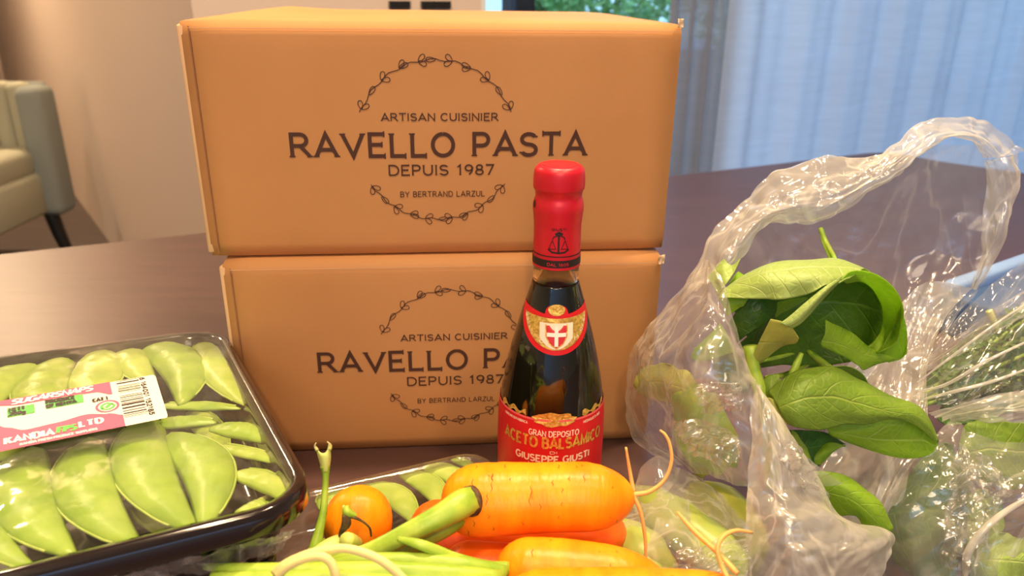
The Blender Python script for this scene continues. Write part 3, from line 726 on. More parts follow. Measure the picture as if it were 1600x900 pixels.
# capsule print: black band, thin line, little scales emblem, dots on top
zb0 = rz(832, 906, 402)[1]; zb1 = rz(832, 906, 391)[1]
hw = PI * cap[1][0] * .98
grid_shape('black_band', -hw, hw, lambda u: zb0 - .0015, lambda u: zb1 - .0015, cyC, M_inkb, bt, nu=60, nv=1)
grid_shape('black_line', -hw, hw, lambda u: zb1 + .0004, lambda u: zb1 + .001, cyC, M_inkb, bt, nu=60, nv=1)
write('band_lettering', 'DAL 1605', -.006, .006, zb0 - .0004, .0016, .0003, cyC2, M_redp, bt)
ev = []; ef = []
ze = rz(832, 906, 367)[1]
ribbon([(0, ze - .0065), (0, ze + .004)], .0011, ev, ef, cyC)
ribbon([(-.0035, ze + .0015), (-.0028, ze + .003), (0, ze + .0042), (.0028, ze + .003), (.0035, ze + .0015)], .0006, ev, ef, cyC)
ribbon([(-.002, ze + .0045), (0, ze + .0055), (.002, ze + .0045)], .0014, ev, ef, cyC)
ribbon([(-.0035, ze + .001), (-.0055, ze - .004), (-.0015, ze - .004), (-.0035, ze + .001)], .0004, ev, ef, cyC)
ribbon([(.0035, ze + .001), (.0055, ze - .004), (.0015, ze - .004), (.0035, ze + .001)], .0004, ev, ef, cyC)
ribbon([(-.0058, ze - .0042), (-.0035, ze - .0058), (0, ze - .0062), (.0035, ze - .0058), (.0058, ze - .0042)], .0010, ev, ef, cyC)
link_mesh('emblem', ev, ef, M_inkb, bt, smooth=False)
write('cap_lettering', 'GIUSTI', -.004, .004, ze + .0068, .0012, .0003, cyC, M_inkb, bt)
z9 = rz(832, 906, 315)[1]; shape('black_mark', [(-.0178 + .0016 * math.cos(a), z9 + .002 * math.sin(a)) for a in [2 * PI * i / 10 for i in range(10)]], cyC, M_inkb, bt)
topn = lambda x, y: BB + Vector((x, y, zt + .0016))
tv = []; tf = []
for r in (.0095, .006): ribbon([(r * math.cos(2 * PI * i / 28), r * math.sin(2 * PI * i / 28)) for i in range(29)], .0005, tv, tf, topn)
link_mesh('embossed_ring', tv, tf, mat('foil_emboss', (.5, .02, .03), .5), bt, smooth=False)
# crest label on the shoulder
zc = rz(786, 942, 525)[1]; 
def zpx(py): return rz(832, 906, py)[1] 
ztopc, zbotc = aty(860, 491, BYY - .025).z - T, aty(860, 560, BYY - .028).z - T
cw = .0258
low = lambda u: zbotc + (ztopc - zbotc) * (1 - math.sqrt(max(0, 1 - (u / cw) ** 2)))
hi = lambda u: ztopc - .0005 + .0005 * abs(u / cw) - .004 * (1 - abs(u / cw)) + (.0062 * math.sqrt(max(0, 1 - (u / .0068) ** 2)) if abs(u) < .0068 else 0)
crest = grid_shape('crest_label', -cw, cw, low, hi, cyB, M_redl, bt, nu=60, nv=10)
low2 = lambda u: low(u / .86) + .0028; hi2 = lambda u: max(ztopc - .0055 + .001 * abs(u / cw), low2(u))
grid_shape('gold_field', -cw * .86, cw * .86, lambda u: min(low2(u), hi2(u)), hi2, cyB2, M_gold, bt, nu=50, nv=8)
mz = (ztopc + zbotc) / 2 - .001
grid_shape('mantle', -.0095, .0095, lambda u: mz - .0085 + .006 * (abs(u) / .0095) ** 2, lambda u: mz + .006, cyB3, M_cream, bt, nu=16, nv=4)
cyB4 = cyl(R_at, .0009); cyB5 = cyl(R_at, .0011)
shield = [(-.0055, mz + .0048), (.0055, mz + .0048), (.0055, mz - .001), (.0035, mz - .005), (0, mz - .0075), (-.0035, mz - .005), (-.0055, mz - .001)]
shape('shield', [(x * 1.13, mz + (z - mz) * 1.12) for x, z in shield], cyB4, M_gold, bt)
shape('shield_field', shield, cyB5, M_redp, bt)
cyB6 = cyl(R_at, .0013)
grid_shape('cross', -.001, .001, lambda u: mz - .0066, lambda u: mz + .0046, cyB6, M_whitep, bt, nu=2, nv=6)
grid_shape('cross', -.0052, .0052, lambda u: mz - .0012, lambda u: mz + .001, cyB6, M_whitep, bt, nu=8, nv=1)
shape('crown', [(.0048 * math.cos(a), ztopc - .0008 + .0032 * math.sin(a)) for a in [2 * PI * i / 16 for i in range(16)]], cyB2, M_gold, bt)
# lettering on the arc
def arcw(s, r0, a0, a1, cz, h, wd, m):
    tw = text_width(s, .2, .4); v = []; f = []; x = 0
    for chh in s:
        if chh == ' ': x += .4; continue
        gw, st = G[chh]
        for pl in st:
            def f2(px_, py_): return cyB2(px_, py_)
            q = []
            for p in pl:
                a = math.radians(a0 + (a1 - a0) * (x + p[0]) / tw); r = r0 + h * (1 - p[1]); q.append((r * math.cos(a), cz + r * math.sin(a)))
            ribbon(q, wd, v, f, f2)
        x += gw + .2
    link_mesh('crest_lettering', v, f, m, bt, smooth=False)
arcw('BREVETTO DELLA REAL CASA', .0196, 196, 344, ztopc + .0002, .0018, .0004, M_cream)
# main label
zL = aty(860, 640, BYY - .031).z - T; lw_ = PI * Rb * .62
topL = lambda u: aty(781, 614, BYY).z - T + .0005
zLt = topL(0)
grid_shape('main_label', -lw_, lw_, lambda u: .012, topL, cyB, M_redl, bt, nu=60, nv=14)
grid_shape('label_border', -lw_, lw_, lambda u: zLt - .0012, lambda u: zLt, cyB2, mat('pink_border', (.75, .12, .12), .5), bt, nu=60, nv=1)
def zf(py): return aty(860, py, BYY - .031).z - T
gv = zf(655)
shape('gold_emblem', [((.0125 + .0012 * math.sin(a * 9)) * math.cos(a), gv + (.0042 + .0005 * math.cos(a * 7)) * math.sin(a)) for a in [2 * PI * i / 40 for i in range(40)]], cyB3, M_gold, bt)
for sgn in (-1, 1):
    grid_shape('gold_scroll', min(sgn * .017, sgn * .038), max(sgn * .017, sgn * .038), lambda u: gv + .0005 + .0008 * math.sin(u * 900), lambda u: gv + .0030 + .0012 * math.sin(u * 700 + 1), cyB2, M_gold, bt, nu=40, nv=1)
    write('small_lettering', 'MARCHIO DI FABBRICA' if sgn < 0 else 'MEDAGLIE D ORO', -.034 if sgn < 0 else .018, -.016 if sgn < 0 else .033, gv - .0045, .0014, .00028, cyB2, M_cream, bt)
write('label_lettering', 'GRAN DEPOSITO', -.0150, .0150, zf(680), zf(672) - zf(680), .0006, cyB2, M_cream, bt)
write('gold_lettering', 'ACETO BALSAMICO', -.033, .033, zf(697), zf(682) - zf(697), .0014, cyB3, M_gold, bt, gap=.24)
write('label_lettering', 'DI', -.0022, .0022, zf(706), .0016, .00035, cyB2, M_cream, bt)
write('label_lettering', 'GIUSEPPE GIUSTI', -.0235, .0235, zf(719.5), zf(710) - zf(719.5), .0010, cyB2, M_cream, bt)
write('label_lettering', 'MODENA', -.0150, .0150, zf(733), zf(723) - zf(733), .0006, cyB2, M_cream, bt)

# ================================================================== TRAYS OF SUGAR SNAPS
def pod(A, B, wd, bow, nrm, m, label, group, th=.36, calyx=False, seed=0, par=None):
    """one flat curved pod between points A and B lying square to nrm"""
    A = Vector(A); B = Vector(B); d = (B - A); Lp = d.length; t0 = d.normalized(); side = nrm.cross(t0).normalized()
    N = 26; K = 14; verts = []; faces = []
    for i in range(N + 1):
        t = i / N
        c = A + d * t + side * (bow * wd * 4 * t * (1 - t) * .62)
        s = math.sin(PI * min(1, max(0, t)))
        w_ = wd * .86 * (max(math.sin(PI * t ** .78), 0) ** .58) * (1.04 - .16 * t) * .5
        if t < .06 or t > .95: w_ = max(w_, wd * .045)
        pe = 1 + .07 * math.sin(t * PI * 11 + seed)
        h_ = wd * th * (max(s, 0) ** .8) * .5 * pe + wd * .03
        for j in range(K):
            a = 2 * PI * j / K; x = math.cos(a); z = math.sin(a)
            x = math.copysign(abs(x) ** .9, x); z = math.copysign(abs(z) ** 1.1, z)
            rim = .0006 if j in (0, K // 2) else 0
            p = c + side * (x * (w_ + rim)) + nrm * (z * h_)
            p += nrm * (.0005 * noise.noise(p * 150 + Vector((seed, 0, 0))))
            verts.append(p)
    for i in range(N):
        for j in range(K): a = i * K + j; b = i * K + (j + 1) % K; faces.append((a, b, b + K, a + K))
    faces.append(tuple(range(K - 1, -1, -1))); faces.append(tuple(N * K + j for j in range(K)))
    c0 = (A + B) / 2
    t = thing('sugar_snap_pea', label, 'vegetable', c0, group)
    link_mesh('pod', verts, faces, m, t)
    # raised seam along the outer edge
    sg = 1 if bow >= 0 else -1; sp_ = []
    for i in range(2, N - 1): sp_.append(verts[i * K + (0 if sg > 0 else K // 2)] + nrm * .0004)
    tube('seam', sp_, [.0006] * len(sp_), M_podl, t, n=20, k=5)
    if calyx:
        e = B + t0 * .001
        tube('calyx', [e - t0 * .003, e, e + t0 * .005], [wd * .13, wd * .10, .0006], M_calyx, t, n=5, k=6)
    return t

TZ = .110
tn = Vector((0, .114, 1)).normalized(); tp0 = Vector((0, .3, T + TZ))
def TP(px, py, off=0.0): return atp(px, py, tp0 + tn * off, tn)
K0 = TP(503, 778); K1 = TP(348, 510); er = (K1 - K0).normalized(); en = tn.cross(er).normalized()   # en points left
TLn = (K1 - K0).length; TWd = .205
def rrect(ins, r, n=7):
    r = max(r - ins, .004); x0, x1, y0, y1 = ins, TLn - ins, ins, TWd - ins; o = []
    for cx, cy, a in ((x1 - r, y1 - r, 0), (x0 + r, y1 - r, 90), (x0 + r, y0 + r, 180), (x1 - r, y0 + r, 270)):
        for i in range(n + 1): b = math.radians(a + 90 * i / n); o.append((cx + r * math.cos(b), cy + r * math.sin(b)))
    return o
def tloop(ins, z, r=.030): return [K0 + er * x + en * y + tn * z for x, y in rrect(ins, r)]
def loft(name, loops, m, parent, capend=True):
    n = len(loops[0]); v = [p for l in loops for p in l]; f = []
    for k in range(len(loops) - 1):
        for i in range(n): a = k * n + i; b = k * n + (i + 1) % n; f.append((a, b, b + n, a + n))
    if capend: f.append(tuple((len(loops) - 1) * n + i for i in range(n)))
    return link_mesh(name, v, f, m, parent)
M_tray = mat('black_tray_plastic', (.012, .008, .008), .13, .6, coat=.5)
M_film1 = film_mat('tray_film', haze=.012, crinkle=.25, cscale=45, streak=.04, rough=.05, fres=1.30, seed=2, edge=.16)
tr1 = thing('pea_tray', 'large film-wrapped black tray of sugar snaps with pink label, left front', 'tray', K0 + er * .1 + en * .09 - tn * .03, 'trays of sugar snaps')
loft('tray_shell', [tloop(.003, -.0105), tloop(.0004, -.0118), tloop(-.0008, -.0105), tloop(.0006, -.001), tloop(.003, .0), tloop(.0065, -.0008), tloop(.009, -.006), tloop(.014, -.032), tloop(.02, -.034)], M_tray, tr1)
loft('tray_underside', [tloop(.004, -.0065), tloop(.009, -.008), tloop(.016, -.0345), tloop(.022, -.0360)], M_tray, tr1)
# stretched film over the top
fr_ = []
for i in range(9):
    rw = []
    for j in range(9):
        x = .004 + (TLn - .008) * i / 8; y = .004 + (TWd - .008) * j / 8
        b = .0035 * math.sin(PI * i / 8) ** .5 * math.sin(PI * j / 8) ** .5 if 0 < i < 8 and 0 < j < 8 else 0
        # corners pulled in round
        cx = min(x, TLn - x); cy = min(y, TWd - y)
        if cx < .03 and cy < .03:
            q = Vector((.03 - cx, .03 - cy)); 
            if q.length > .027:
                q = q.normalized() * .027; x = (.03 - q.x) if x < TLn / 2 else TLn - (.03 - q.x); y = (.03 - q.y) if y < TWd / 2 else TWd - (.03 - q.y)
        rw.append(K0 + er * x + en * y + tn * (.0012 + b))
    fr_.append(rw)
patch('stretch_film', fr_, M_film1, tr1, 60, 60, amp=.0008, freq=45, amp2=.0002, freq2=120, seed=3)
fg = film_mat('gathered_film', haze=.06, crinkle=.9, cscale=80, streak=.25, rough=.08, seed=5)
patch('gathered_film', [[K0 + er * (.0005) + en * (.012 + .155 * j / 7) + tn * (-.0115) for j in range(8)],
                        [K0 + er * (.004) + en * (.014 + .150 * j / 7) + tn * (-.016 - .003 * math.sin(j * 2.3)) for j in range(8)],
                        [K0 + er * (.010) + en * (.016 + .145 * j / 7) + tn * (-.024 - .004 * math.sin(j * 1.7)) for j in range(8)],
                        [K0 + er * (.022) + en * (.018 + .140 * j / 7) + tn * (-.033) for j in range(8)]], fg, tr1, 90, 24, amp=.003, freq=110, amp2=.001, freq2=260, seed=9)
trb = thing('pea_tray', 'plain black tray underneath the labelled tray of sugar snaps', 'tray', K0 + er * .1 + en * .09 - tn * .066, 'trays of sugar snaps')
loft('tray_shell', [[p - er * 0 + tn * -.0355 for p in tloop(i_, z_)] for i_, z_ in ((.018, -.004), (.0155, -.006), (.0155, -.002), (.017, 0), (.021, -.001), (.025, -.040), (.030, -.043), (.030, -.045), (.024, -.044), (.021, -.008))], M_tray, trb)
# label
LZ = .0066
q00, q10, q01, q11 = TP(-10, 708, LZ), TP(263, 652, LZ), TP(-10, 629, LZ), TP(242, 585, LZ)
LL = (q10 - q00).length; LH = (q01 - q00).length
def labf(off):
    def fn(x, y):
        u, v = x / LL, y / LH
        return (q00 * (1 - u) + q10 * u) * (1 - v) + (q01 * (1 - u) + q11 * u) * v + tn * off
    return fn
l0, l1, l2 = labf(0), labf(.00025), labf(.0005)
def U(u): return u * LL
def Vv(v): return v * LH
rc = []
for cx, cy, a in ((.985, .93, 0), (0.01, .98, 90), (0.01, .02, 180), (.985, .07, 270)):
    for i in range(5):
        b = math.radians(a + 90 * i / 4); rc.append((U(cx + .015 * math.cos(b)) if cx > .5 else 0, Vv(min(1, max(0, cy + .07 * math.sin(b))))))
lab = shape('paper_label', rc, l0, M_paper, tr1)
def interp(xs, ys, u):
    for a, b, c, d in zip(xs[:-1], xs[1:], ys[:-1], ys[1:]):
        if a <= u <= b: t = (u - a) / (b - a); t = t * t * (3 - 2 * t); return c + (d - c) * t
    return ys[-1]
grid_shape('pink_band', 0, U(.70), lambda x: Vv(interp([0, .15, .4, .6, .70], [.90, .84, .845, .815, .70], x / LL)), lambda x: Vv(1), l1, M_pink, lab, nu=30, nv=2)
grid_shape('pink_band', 0, U(.735), lambda x: 0, lambda x: Vv(interp([0, .07, .17, .34, .52, .66, .735], [.53, .41, .30, .32, .37, .30, .22], x / LL)), l1, M_pink, lab, nu=30, nv=2)
write('white_lettering', 'SUGARSNAPS', U(.10), U(.58), Vv(.865), Vv(.105), Vv(.022), l2, M_whitep, lab, slant=.3, gap=.12)
for (a, b, c, d) in ((.075, .23, .61, .80), (.295, .52, .64, .83)):
    grid_shape('green_box', U(a), U(b), lambda x: Vv(c), lambda x: Vv(d), l1, M_greenp, lab, nu=2, nv=1)
write('black_lettering', 'NETT', U(.087), U(.175), Vv(.72), Vv(.065), Vv(.016), l2, M_inkb, lab)
write('black_lettering', '250g', U(.087), U(.175), Vv(.63), Vv(.065), Vv(.016), l2, M_inkb, lab)
write('black_lettering', 'PRODUCE', U(.30), U(.47), Vv(.75), Vv(.065), Vv(.018), l2, M_inkb, lab)
write('black_lettering', 'OF KENYA', U(.30), U(.475), Vv(.655), Vv(.065), Vv(.018), l2, M_inkb, lab)
write('black_lettering', 'CAT 1', U(.575), U(.665), Vv(.60), Vv(.06), Vv(.015), l2, M_inkb, lab)
rv, rf = [], []
ribbon([(U(.655) + U(.066) * math.cos(2 * PI * i / 24), Vv(.46) + Vv(.115) * math.sin(2 * PI * i / 24)) for i in range(25)], Vv(.018), rv, rf, l1)
link_mesh('pink_ring', rv, rf, M_pink, lab, smooth=False)
rv, rf = [], []
ribbon([(U(.655) + U(.036) * math.cos(a), Vv(.46) + Vv(.062) * math.sin(a)) for a in [math.radians(20 + 200 * i / 12) for i in range(13)]], Vv(.02), rv, rf, l1)
ribbon([(U(.655) + U(.040) * math.cos(a), Vv(.46) + Vv(.066) * math.sin(a)) for a in [math.radians(200 + 170 * i / 12) for i in range(13)]], Vv(.02), rv, rf, l1)
ribbon([(U(.645), Vv(.43)), (U(.675), Vv(.50))], Vv(.03), rv, rf, l1)
link_mesh('green_arrows', rv, rf, M_greenp, lab, smooth=False)
write('white_lettering', 'KANDIA', U(.06), U(.325), Vv(.10), Vv(.105), Vv(.022), l2, M_whitep, lab, gap=.3)
write('green_lettering', 'FPS', U(.345), U(.45), Vv(.11), Vv(.10), Vv(.026), l2, M_greenp, lab, slant=.2)
write('white_lettering', 'LTD', U(.475), U(.61), Vv(.14), Vv(.10), Vv(.022), l2, M_whitep, lab, gap=.3)
write('white_lettering', 'KANDIA FRESH PRODUCE SUPPLIERS', U(.14), U(.57), Vv(.025), Vv(.035), Vv(.008), l2, M_whitep, lab)
bars = [(.975, .008), (.925, .022), (.85, .008), (.82, .006), (.79, .012), (.76, .006), (.735, .012), (.70, .006), (.62, .008), (.585, .012), (.54, .008), (.50, .016), (.455, .008), (.42, .03), (.35, .026), (.29, .010), (.24, .018), (.20, .008), (.165, .006)]
bv, bf = [], []
for v, t_ in bars: ribbon([(U(.74), Vv(v)), (U(.885 if .2 < v < .95 else .90), Vv(v))], Vv(t_), bv, bf, l1)
link_mesh('barcode', bv, bf, M_inkb, lab, smooth=False)
swap = lambda x, y: l1(U(.935) + y, Vv(.97) - x)
write('barcode_digits', '6 164001 152185', 0, Vv(.86), -U(.03), U(.028), Vv(.010), lambda x, y: l1(U(.895) + (U(.0) + y + U(.03)), Vv(.97) - x), M_inkb, lab)

def podpx(a, b, wpx, bow, off=-.0085, m=None, calyx=False, plane=TP, nrm=tn, label='', group='', seed=0, th=.36):
    A = plane(*a, off); B = plane(*b, off); depth = ((A + B) / 2 - CAM).length * .96
    return pod(A, B, wpx / FPX * depth, bow, nrm, m or M_pod, label, group, th, calyx, seed)
G1 = 'sugar snap peas in the large labelled tray'
P1 = [ # a, b, width px, bow, off, material, calyx, label
 ((-50, 770), (52, 890), 50, -.5, -.009, 0, 0, 'pod cut off at the bottom left corner of the frame'),
 ((48, 700), (113, 868), 92, -.55, -.009, 0, 0, 'pod second from the left in the front row, mostly in frame'),
 ((140, 686), (216, 856), 92, -.55, -.009, 0, 0, 'wide pod in the middle of the front row below the label text'),
 ((228, 652), (304, 832), 96, -.50, -.009, 0, 0, 'longest pod of the front row, its top under the barcode end'),
 ((268, 678), (318, 826), 90, .55, -.009, 0, 0, 'broad pod at the right end of the front row, bulging right'),
 ((-30, 640), (70, 566), 78, .5, -.009, 1, 0, 'pod behind the label at the left frame edge'),
 ((70, 645), (118, 552), 78, .45, -.009, 1, 0, 'second pod behind the label, leaning right'),
 ((140, 622), (160, 541), 80, -.05, -.009, 1, 0, 'roundish pod behind the middle of the label'),
 ((200, 533), (242, 605), 56, -.3, -.009, 1, 0, 'narrow pod behind the label, left of the wide glossy one'),
 ((228, 535), (284, 632), 84, .55, -.008, 0, 0, 'wide glossy pod behind the barcode end of the label'),
 ((322, 529), (386, 634), 60, -.35, -.008, 1, 0, 'single slanting pod in the far right corner of the tray'),
 ((250, 634), (376, 638), 30, .1, -.010, 0, 0, 'thin pod lying crosswise right of the label'),
 ((240, 664), (338, 660), 40, .2, -.009, 0, 0, 'pod seen edge-on just below the label corner'),
 ((330, 668), (422, 692), 50, .35, -.009, 0, 1, 'blunt pod pointing right with a cut stem end'),
 ((340, 698), (442, 724), 32, .15, -.010, 1, 1, 'slim pod on the right with a cut stem end'),
 ((366, 738), (452, 784), 52, .4, -.010, 1, 1, 'curved pod near the right rim of the tray'),
 ((372, 806), (412, 780), 46, -.3, -.014, 1, 1, 'short blunt pod end below the curved one at the right rim'),
 ((-40, 590), (48, 572), 34, .2, -.016, 1, 0, 'pale pod end in the far left of the tray'),
 ((178, 600), (188, 548), 34, 0, -.020, 1, 0, 'pod of the lower layer between two behind the label'),
 ((20, 850), (110, 810), 50, .2, -.022, 1, 0, 'lower-layer pod glimpsed at the lower left'),
 ((110, 700), (160, 800), 60, .2, -.023, 1, 0, 'lower-layer pod glimpsed between front row pods'),
 ((200, 780), (270, 840), 60, .2, -.023, 1, 0, 'lower-layer pod glimpsed in the dark front gap'),
 ((300, 640), (350, 720), 50, .2, -.024, 1, 0, 'lower-layer pod under the crosswise ones'),
 ((380, 800), (450, 790), 46, .2, -.024, 1, 0, 'lower-layer pod in the near right corner of the tray'),
 ((300, 600), (350, 560), 60, .2, -.024, 1, 0, 'lower-layer pod under the far right one'),
 ((-20, 720), (40, 690), 60, .2, -.022, 1, 0, 'lower-layer pod beneath the left end of the label'),
]
for i, (a, b, wp, bow, off, mm, cx, lb) in enumerate(P1):
    podpx(a, b, wp, bow, off, [M_pod, M_podl][mm], bool(cx), label='green sugar snap ' + lb, group=G1, seed=i * 1.7)

# second tray, lying flat behind the carrots
t2n = Vector((0, 0, 1)); Z2 = .026
def TP2(px, py, off=0.0): return atz(px, py, T + Z2 + off)
k0 = TP2(500, 748); k1 = TP2(712, 699); ea = (k1 - k0).normalized(); eb = Vector((-ea.y, ea.x, 0))   # eb away from the camera
k1 = TP2(754, 700)
K0s, TLs, TWs = (K0, er, en, tn, TLn, TWd), 0, 0
K0 = k1 - ea * .215 ; er = ea; en = -eb; tn_keep = tn; tn = Vector((0, 0, 1)); TLn = .215; TWd = .105
tr2 = thing('pea_tray', 'smaller-looking clear film tray of sugar snaps behind the carrots', 'tray', K0 + er * .1 + en * .05 - tn * .02, 'trays of sugar snaps')
M_tray2 = film_mat('clear_brown_tray', haze=.12, tint=(.30, .22, .18), crinkle=.1, cscale=40, streak=.08, rough=.06, seed=7)
loft('tray_shell', [tloop(.004, -.004, .02), tloop(0, -.004, .02), tloop(.001, 0, .02), tloop(.005, -.0005, .02), tloop(.009, -.018, .02), tloop(.013, -.0215, .02)], M_tray2, tr2)
patch('stretch_film', [[K0 + er * (.006 + (TLn - .012) * j / 6) + en * (.006 + (TWd - .012) * i / 6) + tn * (.0012 + .002 * math.sin(PI * i / 6) * math.sin(PI * j / 6)) for j in range(7)] for i in range(7)], M_film1, tr2, 40, 30, amp=.0008, freq=50, seed=4)
P2 = [((498, 796), (548, 772), 40, .6, 0, 'at the left end, behind the upright pale stalk'),
      ((560, 760), (648, 818), 58, .6, 1, 'large and curved, just right of the round carrot'),
      ((628, 738), (690, 800), 50, .6, 1, 'in the middle, partly behind the green stalks'),
      ((664, 728), (730, 770), 44, .5, 1, 'right of the middle, its top above the carrot'),
      ((706, 717), (744, 736), 18, .3, 0, 'slim one in the far right corner')]
for i, (a, b, wp, bow, mm, lb) in enumerate(P2):
    podpx(a, b, wp, bow, -.007, [M_pod, M_podl][mm], False, plane=TP2, nrm=Vector((0, 0, 1)), label='sugar snap pod in the rear tray, ' + lb, group='sugar snap peas in the rear tray', seed=i + 40, th=.3)
K0, er, en, tn, TLn, TWd = K0s

# ================================================================== CARROTS
def carrot(label, A, B, R, ta, tb, taper, bend, m, seed=0, creases=14, name='carrot'):
    A = Vector(A); B = Vector(B); d = B - A; Lc = d.length; tt = d.normalized()
    a0 = Vector((0, 0, 1)); nr = (a0 - tt * a0.dot(tt)).normalized(); bi = tt.cross(nr)
    N, K = 56, 32; v = []; f = []
    def rad(t):
        r = R * (1 - taper * t)
        if t < ta: x = 1 - t / ta; r *= max(0.0, 1 - x ** 2.4) ** .5
        if t > 1 - tb: x = (t - 1 + tb) / tb; r *= max(0.0, 1 - x ** 2.2) ** .5
        return max(r, R * .03)
    def cen(t): return A + d * t + bend * (4 * t * (1 - t))
    ts = [.5 - .5 * math.cos(PI * i / N) for i in range(N + 1)]
    for t in ts:
        for j in range(K):
            a = 2 * PI * j / K; dr = nr * math.cos(a) + bi * math.sin(a); c = cen(t); r = rad(t)
            p = c + dr * r
            h = .045 * noise.noise(p * 38 + Vector((seed, 0, 0))) + .015 * noise.noise(Vector((t * 60, a * 1.3, seed)))
            v.append(c + dr * r * (1 + h))
    for i in range(N):
        for j in range(K): q = i * K + j; s = i * K + (j + 1) % K; f.append((q, s, s + K, q + K))
    f.append(tuple(range(K - 1, -1, -1))); f.append(tuple(N * K + j for j in range(K)))
    o = thing(name, label, 'vegetable', (A + B) / 2 - Vector((0, 0, R)), 'carrots in the pile')
    link_mesh('root_body', v, f, m, o)
    rnd = random.Random(seed); vv, fc = [], []
    for i in range(creases):
        t = rnd.uniform(.12, .9); a = rnd.uniform(-.3, 2.0) * -1 * (1 if bi.y > 0 else -1); L_ = rnd.uniform(.08, .3)
        pl = []
        for s in range(7):
            aa = a + L_ * (s / 6 - .5) ; tx = t + .004 * math.sin(s * 1.4 + i); c = cen(tx); dr = nr * math.cos(aa) + bi * math.sin(aa)
            p = c + dr * rad(tx); h = .045 * noise.noise(p * 38 + Vector((seed, 0, 0))) + .015 * noise.noise(Vector((tx * 60, (aa % (2 * PI)) * 1.3, seed)))
            pl.append((c + dr * rad(tx) * (1 + h) + dr * .00005, .00017 * math.sin(PI * (s + .5) / 7)))
        b = len(vv)
        for p, wd in pl: vv.append(p + tt * wd + (p - cen(t)).normalized() * .0001); vv.append(p - tt * wd + (p - cen(t)).normalized() * .0001)
        for s in range(6): k = b + 2 * s; fc.append((k, k + 1, k + 3, k + 2))
    if vv: link_mesh('skin_crease', vv, fc, M_crack, o, smooth=False)
    return o, cen, rad
c1, cen1, rad1 = carrot('topmost bright orange carrot with green stalks and thin root hairs at its tip', aty(690, 785, .315), aty(992, 776, .31), .0186, .22, .30, .12, Vector((0, 0, .0012)), M_carrot, 11, 34)
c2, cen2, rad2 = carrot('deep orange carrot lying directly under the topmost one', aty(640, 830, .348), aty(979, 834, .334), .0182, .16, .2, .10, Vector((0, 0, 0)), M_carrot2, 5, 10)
c3, cen3, rad3 = carrot('orange carrot below and in front of the topmost, dry crown at left', aty(772, 893, .276), aty(1052, 925, .268), .0154, .2, .4, .05, Vector((0, 0, .0035)), M_carrot, 8, 12)
c4, cen4, rad4 = carrot('orange carrot along the bottom edge of the frame, nearest the camera', aty(780, 940, .246), aty(1205, 945, .241), .0128, .22, .30, .05, Vector((0, 0, .0022)), M_carrot, 17, 8)
c5, cen5, rad5 = carrot('round stubby orange carrot end facing the camera left of the stalks', aty(556, 830, .318), aty(562, 798, .348), .0182, .42, .42, 0, Vector((0, 0, 0)), M_carrot, 23, 0)
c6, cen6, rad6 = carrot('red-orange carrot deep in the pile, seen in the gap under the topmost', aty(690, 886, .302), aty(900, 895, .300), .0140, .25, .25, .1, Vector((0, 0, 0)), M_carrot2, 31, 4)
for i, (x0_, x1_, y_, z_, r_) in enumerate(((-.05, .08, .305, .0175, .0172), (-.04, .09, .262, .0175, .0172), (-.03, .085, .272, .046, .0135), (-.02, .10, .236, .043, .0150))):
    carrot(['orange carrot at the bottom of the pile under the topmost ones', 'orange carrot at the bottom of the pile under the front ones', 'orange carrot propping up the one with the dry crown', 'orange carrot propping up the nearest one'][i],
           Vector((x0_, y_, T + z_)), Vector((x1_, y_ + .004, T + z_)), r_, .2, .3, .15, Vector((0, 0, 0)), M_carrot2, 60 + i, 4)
def PT_(l): return [aty(*p) for p in l]
# root hairs of the topmost carrot
tube('root_hair', PT_([(978, 699, .318), (984, 735, .316), (990, 770, .312)]), [.0006, .0009, .0013], M_root, c1, n=12, k=6)
tube('root_hair', PT_([(988, 770, .310), (1001, 800, .306), (1008, 840, .302), (1009, 878, .298)]), [.0012, .0010, .0009, .0007], M_root, c1, n=14, k=6)
tube('root_hair', PT_([(988, 773, .310), (1015, 768, .310), (1038, 750, .312), (1049, 722, .315), (1047, 696, .318), (1040, 680, .32), (1031, 672, .322)]), [.0014, .0012, .0010, .0010, .0009, .0008, .0006], M_root, c1, n=30, k=6)
tube('root_hair', PT_([(1058, 800, .270), (1085, 830, .262), (1120, 862, .250), (1152, 896, .240)]), [.0006, .0011, .0011, .0012], M_root, c4, n=16, k=6)
tube('root_hair', PT_([(1175, 832, .26), (1150, 829, .255), (1130, 838, .250), (1121, 858, .246), (1128, 885, .242), (1138, 905, .238)]), [.0007, .0009, .0010, .0010, .0010, .0011], M_root, c4, n=26, k=6)
# stalks of the topmost carrot
def stalk(par, pts, rad, m=None, **k): return tube('stalk', PT_(pts), rad, m or M_stalk, par, n=k.pop('n', 26), k=12, ridge=.07, ridges=4, **k)
tube('crown_ring', PT_([(736, 783, .302), (729, 784, .300)]), [.0078, .0070], M_scar, c1, n=2, k=18)
stalk(c1, [(737, 783, .304), (722, 787, .297), (690, 806, .290), (640, 832, .284), (585, 860, .280), (520, 885, .276)], [.0062, .0072, .0062, .0052, .0048, .0046])
stalk(c1, [(724, 800, .304), (700, 818, .297), (650, 842, .290), (600, 858, .286), (560, 870, .284)], [.0046, .0058, .0060, .0050, .0040])
stalk(c1, [(730, 806, .306), (712, 812, .300), (690, 822, .298)], [.0022, .0030, .0020], M_stalkp)
stalk(c3, [(792, 889, .266), (760, 886, .264), (710, 872, .264), (660, 852, .262), (622, 842, .266)], [.0034, .0030, .0026, .0024, .0012])
stalk(c3, [(788, 897, .263), (720, 884, .260), (640, 876, .260), (560, 878, .260), (480, 890, .260)], [.0040, .0042, .0036, .0036, .0030])
stalk(c4, [(780, 905, .256), (700, 899, .252), (600, 894, .250), (480, 893, .250), (380, 892, .250), (320, 885, .254)], [.0040, .0048, .0046, .0040, .0034, .0014])
